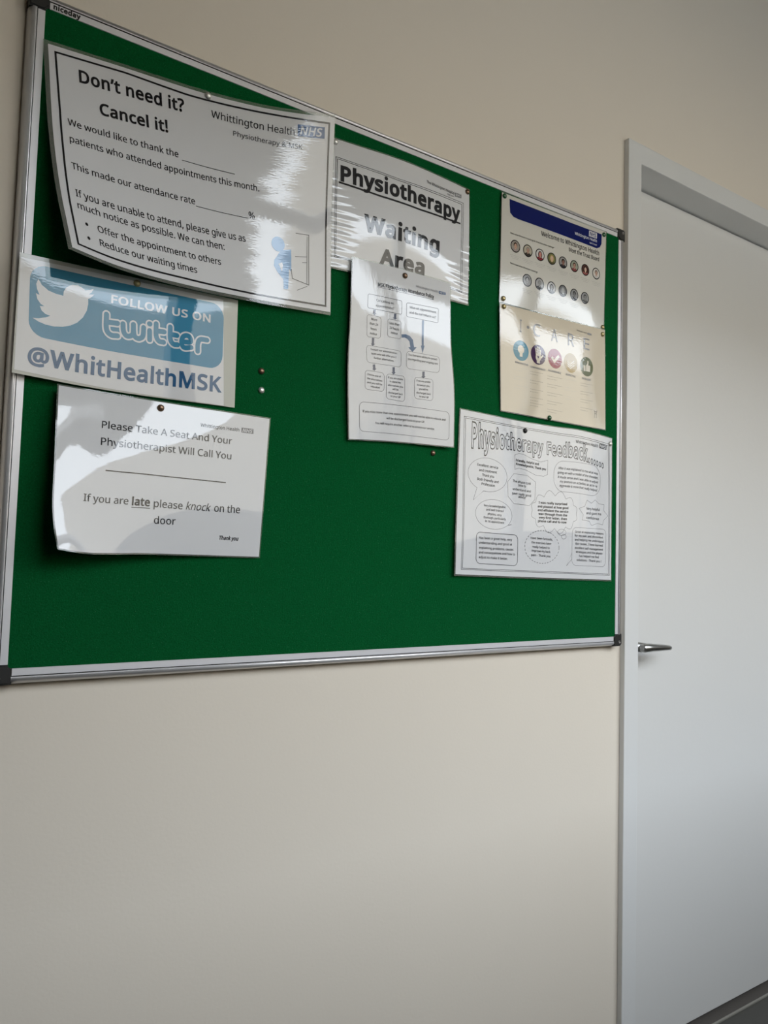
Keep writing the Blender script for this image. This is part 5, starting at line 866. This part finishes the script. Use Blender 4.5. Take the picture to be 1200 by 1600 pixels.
class Print:
    """collects flat shapes (mm on the sheet) for one part; built as one mesh on the curled sheet"""
    def __init__(s, key): s.key = key; s.V = []; s.F = []; s.M = []; s.O = []; s.mats = []; s.n = 0
    def mi(s, ink, col=None):
        m = print_mat(s.key, ink, col)
        if m not in s.mats: s.mats.append(m)
        return s.mats.index(m)
    def put(s, V, F, ink, lay, col=None):
        mi = s.mi(ink, col); V = np.asarray(V, float); s.k = (getattr(s, 'k', 0) + 1) % 8
        lay = np.broadcast_to(np.asarray(lay, float) + .04 * s.k, (len(V),))           # never two shapes in one plane
        s.V.extend(V.tolist()); s.O.extend(lay.tolist()); s.F.extend([tuple(i + s.n for i in f) for f in F]); s.M.extend([mi] * len(F)); s.n += len(V)
    def text(s, txt, x0, y0, x1, y1, cap, fl, ink, lay=3, off=None):
        V, F = glyphs(txt, 2 if 'B' in fl else 'b' in fl, 'i' in fl, off)
        a = V[:, 0].min(); b = V[:, 0].max(); L = math.hypot(x1 - x0, y1 - y0); dx, dy = (x1 - x0) / L, (y1 - y0) / L
        X = (V[:, 0] - a) / (b - a) * L; Y = V[:, 1] * cap / CAP
        s.put(np.c_[x0 + X * dx + Y * dy, y0 + X * dy - Y * dx], F, ink, lay + .45 * (np.arange(len(V)) >= FILLED[id(V)]))
    def poly(s, pts, ink, lay=1, col=None):
        F = tessellate_polygon([[Vector((x, y, 0)) for x, y in pts]])
        s.put(list(pts), [tuple(f) for f in F], ink, lay, col)
    def disc(s, x, y, rx, ry, ink, lay=1, n=28, col=None):
        s.poly([(x + rx * math.cos(2 * math.pi * i / n), y + ry * math.sin(2 * math.pi * i / n)) for i in range(n)], ink, lay, col)
    def stroke(s, pts, w, closed, ink, lay=2, dash=0, rnd=False, col=None):
        P = [np.array(p, float) for p in pts]
        if closed: P.append(P[0])
        if dash > 0:
            segs = []; on = True; left = dash; cur = [P[0]]
            for a, b in zip(P, P[1:]):
                L = np.linalg.norm(b - a); t = 0
                while L - t > left:
                    t += left; q = a + (b - a) * t / L
                    if on: segs.append(cur + [q])
                    cur = [q]; on = not on; left = dash * (1 if on else .8)
                left -= L - t; cur.append(b) if on else None
                if not on: cur = [b]
            if on and len(cur) > 1: segs.append(cur)
            for q in segs: s.stroke(q, w, 0, ink, lay, 0, False, col)
            return
        if rnd and len(P) > 2:
            E = np.array(P); P = list(cint(E, np.linspace(0, 1, 6 * (len(P) - 1) + 1)))
        V = []; F = []
        nrm = []
        for a, b in zip(P, P[1:]):
            d = b - a; L = np.linalg.norm(d); d = d / L if L else np.array([1., 0]); nrm.append(np.array([-d[1], d[0]]))
        for i, p in enumerate(P):
            if closed and i in (0, len(P) - 1): n1, n2 = nrm[-1], nrm[0]
            else: n1 = nrm[max(i - 1, 0)]; n2 = nrm[min(i, len(nrm) - 1)]
            m = n1 + n2; q = m @ m
            m = m * 2 / q if q > .6 else n2
            V += [p + m * w / 2, p - m * w / 2]
        for i in range(len(P) - 1): F.append((2 * i, 2 * i + 1, 2 * i + 3, 2 * i + 2))
        s.put(V, F, ink, lay, col)
        if rnd:
            for p in (P[0], P[-1]): s.disc(p[0], p[1], w / 2, w / 2, ink, lay, 20, col)
    def rounded(s, q, rad):
        q = [np.array(p, float) for p in q]; out = []
        for i in range(4):
            p, a, b = q[i], q[i - 1], q[(i + 1) % 4]
            A = p + (a - p) * min(.5, rad / np.linalg.norm(a - p)); B = p + (b - p) * min(.5, rad / np.linalg.norm(b - p))
            for t in np.linspace(0, 1, 7): 
                c = .5858; m = p
                out.append(tuple((1 - t) ** 2 * A * 1 + 2 * t * (1 - t) * m * .7071 + t * t * B) if False else tuple(((1 - t) ** 2 * A + 2 * t * (1 - t) * .7071 * m + t * t * B) / ((1 - t) ** 2 + 2 * t * (1 - t) * .7071 + t * t)))
        return out
    def nhs(s, q, ink, tc, lay=2):
        s.poly(s.rounded(q, .4), ink, lay); q = [np.array(p, float) for p in q]
        L = lambda u, v: (1 - v) * ((1 - u) * q[0] + u * q[1]) + v * ((1 - u) * q[3] + u * q[2])
        a = L(.08, .84); b = L(.92, .84); cap = np.linalg.norm(L(.1, .84) - L(.1, .16))
        s.text('NHS', a[0], a[1], b[0], b[1], cap, 'bi', tc, 4, .024)
    def build(s, name, parent, origin, step=12.0):
        D = PAPERS[s.key]; V = np.array(s.V); bm = bmesh.new()
        lay = bm.verts.layers.float.new('lay')
        vs = []
        for p, o in zip(s.V, s.O): v = bm.verts.new((p[0], p[1], 0)); v[lay] = o; vs.append(v)
        for f, m in zip(s.F, s.M):
            try: bm.faces.new([vs[i] for i in f]).material_index = m
            except ValueError: pass
        for ax in (0, 1):
            lo, hi = V[:, ax].min(), V[:, ax].max()
            if hi - lo > step * 1.5:
                for c in np.arange(math.floor(lo / step) * step + step, hi, step):
                    n = (1, 0, 0) if ax == 0 else (0, 1, 0)
                    bmesh.ops.bisect_plane(bm, geom=bm.verts[:] + bm.edges[:] + bm.faces[:], plane_co=(c, c, 0), plane_no=n, dist=1e-5)
        mm = np.array([v.co[:2] for v in bm.verts]); off = np.array([.00010 + .00009 * v[lay] for v in bm.verts])
        W = surface(D, mm, off) - np.array(origin)
        for v, p in zip(bm.verts, W): v.co = p
        bm.normal_update()
        for f in bm.faces:
            if f.normal.y > 0: f.normal_flip()
        uvl = bm.loops.layers.uv.new('sheet'); bm.verts.index_update()
        for f in bm.faces:
            f.smooth = True
            for lp in f.loops: lp[uvl].uv = mm[lp.vert.index] * .001
        bm.verts.layers.float.remove(lay)
        me = bpy.data.meshes.new(name); bm.to_mesh(me); bm.free()
        for m in s.mats: me.materials.append(m)
        return link(name, me, parent)

def sheet(key, parent, origin, name, mat, inset=0.0, off=0.0, thick=.00035, nx=48, ny=36, region=None, ring=None):
    """sheet of paper (or, with ring, the clear border of its pouch) with real thickness on the curled surface"""
    D = PAPERS[key]; w, h = D['w'], D['h']
    bm = bmesh.new(); uvl = bm.loops.layers.uv.new('sheet')
    if ring: xs = np.r_[-ring[0], np.linspace(0, w, nx), w + ring[2]]; ys = np.r_[-ring[1], np.linspace(0, h, ny), h + ring[3]]
    else: xs = np.linspace(inset, w - inset, nx); ys = np.linspace(inset, h - inset, ny)
    G = np.array([(x, y) for y in ys for x in xs]); NX, NY = len(xs), len(ys)
    if not ring:  # slightly rounded corners of the sheet
        r = 2.0
    F = surface(D, G, off) - np.array(origin); Bk = surface(D, G, off - thick) - np.array(origin)
    fv = [bm.verts.new(p) for p in F]; bv = [bm.verts.new(p) for p in Bk]
    def quad(v, idx, smooth=True):
        f = bm.faces.new(v); f.smooth = smooth
        for lp, i in zip(f.loops, idx): lp[uvl].uv = G[i] * .001
    cells = [(i, j) for j in range(NY - 1) for i in range(NX - 1) if not ring or i in (0, NX - 2) or j in (0, NY - 2)]
    cs = set(cells)
    for i, j in cells:
        a = j * NX + i; q = (a, a + NX, a + NX + 1, a + 1)
        quad([fv[t] for t in q], q); quad([bv[t] for t in q[::-1]], q[::-1])
        for (di, dj), (s0, s1) in (((0, -1), (a, a + 1)), ((0, 1), (a + NX + 1, a + NX)), ((-1, 0), (a + NX, a)), ((1, 0), (a + 1, a + NX + 1))):
            if (i + di, j + dj) not in cs: quad([fv[s0], fv[s1], bv[s1], bv[s0]], (s0, s1, s1, s0), False)
    for e in bm.edges:
        e.smooth = all(f.smooth for f in e.link_faces) and len(e.link_faces) == 2
    me = bpy.data.meshes.new(name); bm.to_mesh(me); bm.free(); me.materials.append(mat)
    return link(name, me, parent)

SKIN = [(.48, .30, .22), (.40, .25, .19), (.50, .22, .18), (.55, .38, .28), (.22, .12, .09), (.38, .22, .17), (.55, .38, .30), (.46, .30, .24)]
HAIR = [(.03, .015, .01), (.20, .19, .18), (.05, .02, .015), (.42, .30, .12), (.012, .01, .01), (.05, .03, .02), (.03, .012, .01), (.10, .08, .07)]
BACK = [(.30, .27, .23), (.40, .36, .28), (.50, .50, .48), (.16, .16, .07), (.26, .25, .24), (.28, .30, .24), (.07, .035, .03), (.58, .55, .50)]
TOP = [(.30, .25, .24), (.04, .035, .03), (.20, .03, .04), (.10, .09, .04), (.03, .03, .035), (.20, .06, .06), (.30, .10, .09), (.50, .48, .46)]
LONG = [0, 0, 1, 1, 0, 0, 1, 0]
def portrait(p, x, y, r, i):
    k = i % 8; g = (lambda c: c) if i < 8 else (lambda c: tuple([.3 * c[0] + .5 * c[1] + .2 * c[2]] * 3))
    c = lambda nm, col: dict(ink='portrait_%s_%d' % (nm, i), col=g(col))
    p.disc(x, y, r, r, 'K', 1, 36); p.disc(x, y, r * .85, r * .85, lay=2, n=36, **c('backdrop', BACK[k]))
    R = r * .87; t = np.linspace(0, math.pi, 15)
    sh = [(x + R * .98 * math.cos(a), y + R * .98 * math.sin(a)) for a in t if math.sin(a) > .55]
    p.poly([(x + .28 * R, y + .36 * R)] + sh + [(x - .28 * R, y + .36 * R)], lay=3, **c('top', TOP[k]))
    if LONG[k]: p.disc(x, y - .02 * R, .50 * R, .66 * R, lay=4, **c('hair', HAIR[k]))
    else: p.disc(x, y - .22 * R, .43 * R, .46 * R, lay=4, **c('hair', HAIR[k]))
    p.poly([(x - .15 * R, y + .2 * R), (x + .15 * R, y + .2 * R), (x + .17 * R, y + .5 * R), (x, y + .62 * R), (x - .17 * R, y + .5 * R)], lay=5, **c('skin', SKIN[k]))
    p.disc(x, y - .04 * R, .33 * R, .44 * R, lay=6, **c('skin', SKIN[k]))
    for sx in (-1, 1): p.disc(x + sx * .13 * R, y - .08 * R, .045 * R, .03 * R, 'K', 7, 10)
    p.disc(x, y + .2 * R, .11 * R, .03 * R, lay=7, n=10, **c('mouth', (.25, .06, .05)))
DISC = [(.045, .20, .28), (.055, .025, .070), (.26, .030, .050), (.36, .25, .085), (.10, .11, .04)]
def value_disc(p, x, y, r, i):
    p.disc(x, y, r, r, 'disc_%d' % i, 1, 40, DISC[i]); W = 'beige'
    if i == 0:
        p.disc(x, y - .12 * r, .42 * r, .42 * r, W, 2); p.poly([(x - .2 * r, y + .2 * r), (x + .2 * r, y + .2 * r), (x + .18 * r, y + .6 * r), (x - .18 * r, y + .6 * r)], W, 2)
    elif i == 1:
        p.disc(x, y + .25 * r, .36 * r, .42 * r, W, 2)
        for dx, top in ((-.27, -.55), (-.09, -.75), (.09, -.72), (.27, -.5)): p.stroke([(x + dx * r, y + .1 * r), (x + dx * 1.15 * r, y + top * r)], .13 * r, 0, W, 2, 0, True)
        p.stroke([(x + .2 * r, y + .4 * r), (x + .6 * r, y + .02 * r)], .15 * r, 0, W, 2, 0, True)
        p.stroke([(x, y + .45 * r), (x, y + .85 * r)], .4 * r, 0, W, 2)
        p.poly([(x, y + .36 * r), (x - .14 * r, y + .2 * r), (x - .08 * r, y + .1 * r), (x, y + .17 * r), (x + .08 * r, y + .1 * r), (x + .14 * r, y + .2 * r)], 'disc_%d' % i, 3, DISC[i])
    elif i == 2:
        p.poly([(x - .58 * r, y + .0 * r), (x - .38 * r, y - .2 * r), (x - .12 * r, y + .1 * r), (x + .45 * r, y - .45 * r), (x + .66 * r, y - .26 * r), (x - .1 * r, y + .52 * r)], W, 2)
    elif i == 3:
        for k in range(3): p.stroke([(x - .5 * r, y + (-.1 + .22 * k) * r), (x - .1 * r, y + (.15 + .2 * k) * r), (x + .5 * r, y + (-.25 + .22 * k) * r)], .12 * r, 0, W, 2)
    else:
        p.poly([(x - .5 * r, y - .1 * r), (x - .22 * r, y - .1 * r), (x - .22 * r, y + .5 * r), (x - .5 * r, y + .5 * r)], W, 2)
        p.poly([(x - .14 * r, y - .1 * r), (x + .06 * r, y - .3 * r), (x + .1 * r, y - .65 * r), (x + .28 * r, y - .6 * r), (x + .24 * r, y - .18 * r), (x + .55 * r, y - .15 * r), (x + .5 * r, y + .48 * r), (x - .14 * r, y + .48 * r)], W, 2)

NAMES = {
 'dont': ('attendance_notice', 'wide laminated notice asking patients to cancel, its lower left corner curling off the board', 'notice'),
 'please': ('waiting_notice', 'laminated notice asking visitors to take a seat, lowest sheet on the left of the board', 'notice'),
 'twit': ('social_media_sign', 'laminated blue and white sign with a white bird, between two notices at the left', 'sign'),
 'wait': ('area_sign', 'laminated sign with bold underlined waiting area lettering at the board’s top centre', 'sign'),
 'msk': ('policy_flowchart', 'tall laminated flowchart of boxes and arrows pinned below the waiting area sign', 'notice'),
 'trust': ('board_poster', 'poster with a dark blue banner and two rows of round portraits', 'poster'),
 'icare': ('values_poster', 'beige poster with five coloured discs in a row, below the poster of portraits', 'poster'),
 'feed': ('feedback_poster', 'white poster of outlined speech bubbles in the lower right of the board', 'poster')}
PART_LABEL = {'blue_panel': 'blue rounded panel', 'banner': 'dark blue banner', 'bird_logo': 'white bird emblem', 'figure_symbol': 'pale blue standing figure'}
RING = {'dont': (6, 5, 1, 5), 'please': (2, 2, 2, 2), 'wait': (3, 2.5, 2, 3), 'msk': (2, 2, 2, 2), 'trust': (2, 2.5, 2.5, 2), 'icare': (2, 2, 2, 2), 'feed': (3, 2, 2, 3)}
PAPER_COL = {'trust': (.56, .54, .49), 'icare': (.60, .53, .42)}
for key, D in PAPERS.items():
    for e in 'TBLR': D[e] = np.array(D[e])
    nm, label, cat = NAMES[key]
    org = surface(D, [(D['w'] / 2, D['h'])])[0]
    root = tag(empty(nm, org), label, cat)
    if key == 'twit':
        sheet(key, root, org, 'laminate_pouch', film_mat(key), 0, -.0002)
    else:
        sheet(key, root, org, 'paper_sheet', print_mat(key, 'paper', PAPER_COL.get(key, (.60, .60, .61))))
        sheet(key, root, org, 'laminate_border', film_mat(key), ring=RING[key])
    parts = {}
    for pr in D['prims']:
        t, part = pr[0], pr[1]; p = parts.setdefault(part, Print(key)); a = pr[2:]
        if t == 't': p.text(*a)
        elif t == 'v':
            txt, top, bot, c1, c2 = a; top = np.array(top); bot = np.array(bot)
            V, F = glyphs(txt, True, off=-.017); x0, x1 = V[:, 0].min(), V[:, 0].max()
            X = top[0, 0] + (V[:, 0] - x0) / (x1 - x0) * (top[-1, 0] - top[0, 0])
            yt = np.interp(X, top[:, 0], top[:, 1]); yb = np.interp(X, bot[:, 0], bot[:, 1]); f = V[:, 1] / (CAP * 1.02)
            p.put(np.c_[X, yb + (yt - yb) * f], F, c1, 3)
        elif t == 's':
            q, w, cl, ink, dash = a
            if dash == -2: p.stroke(q, w, 0, ink, 2, 0, True)
            elif dash == -3: p.stroke(q, w, 0, ink, 3, 0, True)
            else: p.stroke(q, w, cl, ink, 2, dash)
        elif t == 'p': p.poly(a[0], a[1], a[2])
        elif t == 'r':
            q, rad, w, ink, fill, lay = a; pts = p.rounded(q, rad)
            if fill: p.poly(pts, fill, lay)
            if w: p.stroke(pts, w, 1, ink, 2)
        elif t == 'e':
            x, y, rx, ry, w, ink, fill, dash, lay = a
            pts = [(x + rx * math.cos(2 * math.pi * i / 40), y + ry * math.sin(2 * math.pi * i / 40)) for i in range(40)]
            if fill: p.poly(pts, fill, lay)
            if w: p.stroke(pts, w, 1, ink, 2, dash)
        elif t == 'o':
            (c, ex, ey), tail, w, ink = a; rx = abs(ex[0] - c[0]); ry = abs(ey[1] - c[1])
            ang = [math.atan2((q[1] - c[1]) / ry, (q[0] - c[0]) / rx) for q in (tail[0], tail[-1])]
            a0, a1 = min(ang), max(ang)
            if a1 - a0 > math.pi: a0, a1 = a1, a0 + 2 * math.pi
            tt = np.linspace(a1, a0 + 2 * math.pi, 44)
            pts = [(c[0] + rx * math.cos(k), c[1] + ry * math.sin(k)) for k in tt]
            p.stroke(pts + [tuple(tail[1])], w, 1, ink, 2)
        elif t == 'c':
            (c, ex, ey), w, ink = a; rx = abs(ex[0] - c[0]) * .93; ry = abs(ey[1] - c[1]) * .93; N = 12; pts = []
            for k in range(N):
                A = np.array([c[0] + rx * math.cos(2 * math.pi * k / N), c[1] + ry * math.sin(2 * math.pi * k / N)]); B = np.array([c[0] + rx * math.cos(2 * math.pi * (k + 1) / N), c[1] + ry * math.sin(2 * math.pi * (k + 1) / N)])
                m = (A + B) / 2; d = B - A; o = np.array([d[1], -d[0]]) * .38
                for q in np.linspace(0, 1, 7)[:-1]: pts.append(tuple(A + d * q + o * math.sin(math.pi * q)))
            p.stroke(pts, w, 1, ink, 2)
        elif t == 'n': p.nhs(*a)
        elif t == 'f': portrait(p, *a)
        elif t == 'd': value_disc(p, *a)
    built = {}
    for part, p in parts.items():
        segs = part.split('/'); par = built.get(segs[0], root) if len(segs) > 1 else root
        built[part] = p.build(segs[-1].split('#')[0], par, org)
        if segs[-1] in PART_LABEL: tag(built[part], PART_LABEL[segs[-1]])

# maker's lettering on the top rail of the board
p_w = BXL + CAPL + .004
V, F = glyphs('niceday', True, False, .055)
bm = bmesh.new(); s = .0105 / CAP * .60
vs = [bm.verts.new((p_w + (v[0] - V[:, 0].min()) * s * .95 - bo.x, -.0183, BZ1 - BZ0 - .0178 + v[1] * s)) for v in V]
for f in F: bm.faces.new([vs[i] for i in f])
finish(bm, 'rail_lettering', M_CAP, top_rail)

# ------------------------------------------------------------------ thumbtacks
TACK = [
 'silver dome thumbtack at the top edge of the curling attendance notice', 'silver thumbtack half hidden at the upper left corner of the waiting area sign',
 'bronze thumbtack at the upper right corner of the waiting area sign', 'bronze thumbtack at the top of the tall flowchart',
 'brass thumbtack at the top of the blue bird sign', 'bronze thumbtack at the top of the take a seat notice',
 'bronze thumbtack stuck in bare green felt, directly above a silver one', 'silver thumbtack stuck in bare green felt, directly below a bronze one',
 'bronze thumbtack stuck in green felt just below the flowchart', 'black thumbtack at the top of the speech bubble poster',
 'silver thumbtack at the upper right corner of the speech bubble poster', 'green thumbtack at the upper left corner of the portrait poster',
 'green thumbtack at the upper right corner of the portrait poster', 'brass thumbtack at the lower left corner of the portrait poster',
 'brass thumbtack at the upper left corner of the beige disc poster', 'brass thumbtack at the lower right corner of the portrait poster',
 'brass thumbtack at the upper right corner of the beige disc poster', 'green thumbtack at the bottom edge of the beige disc poster']
bm = bmesh.new()
lathe(bm, [(0, -.004), (.0006, -.003), (.0006, 0.0002), (.0046, .0003), (.0050, .0009), (.0048, .0019), (.0040, .0031), (.0028, .0040), (.0014, .0045), (0, .0046)], 28)
tack_me = None
for (k, c, q), lab in zip(PINS, TACK):
    if tack_me is None:
        o = finish(bm, 'thumbtack', PIN_M[c], None, q, True); tack_me = o.data
    else:
        me = tack_me.copy(); me.materials.clear(); me.materials.append(PIN_M[c]); o = link('thumbtack', me, None, q)
    tag(o, lab, 'thumbtack', 'thumbtacks on the noticeboard')
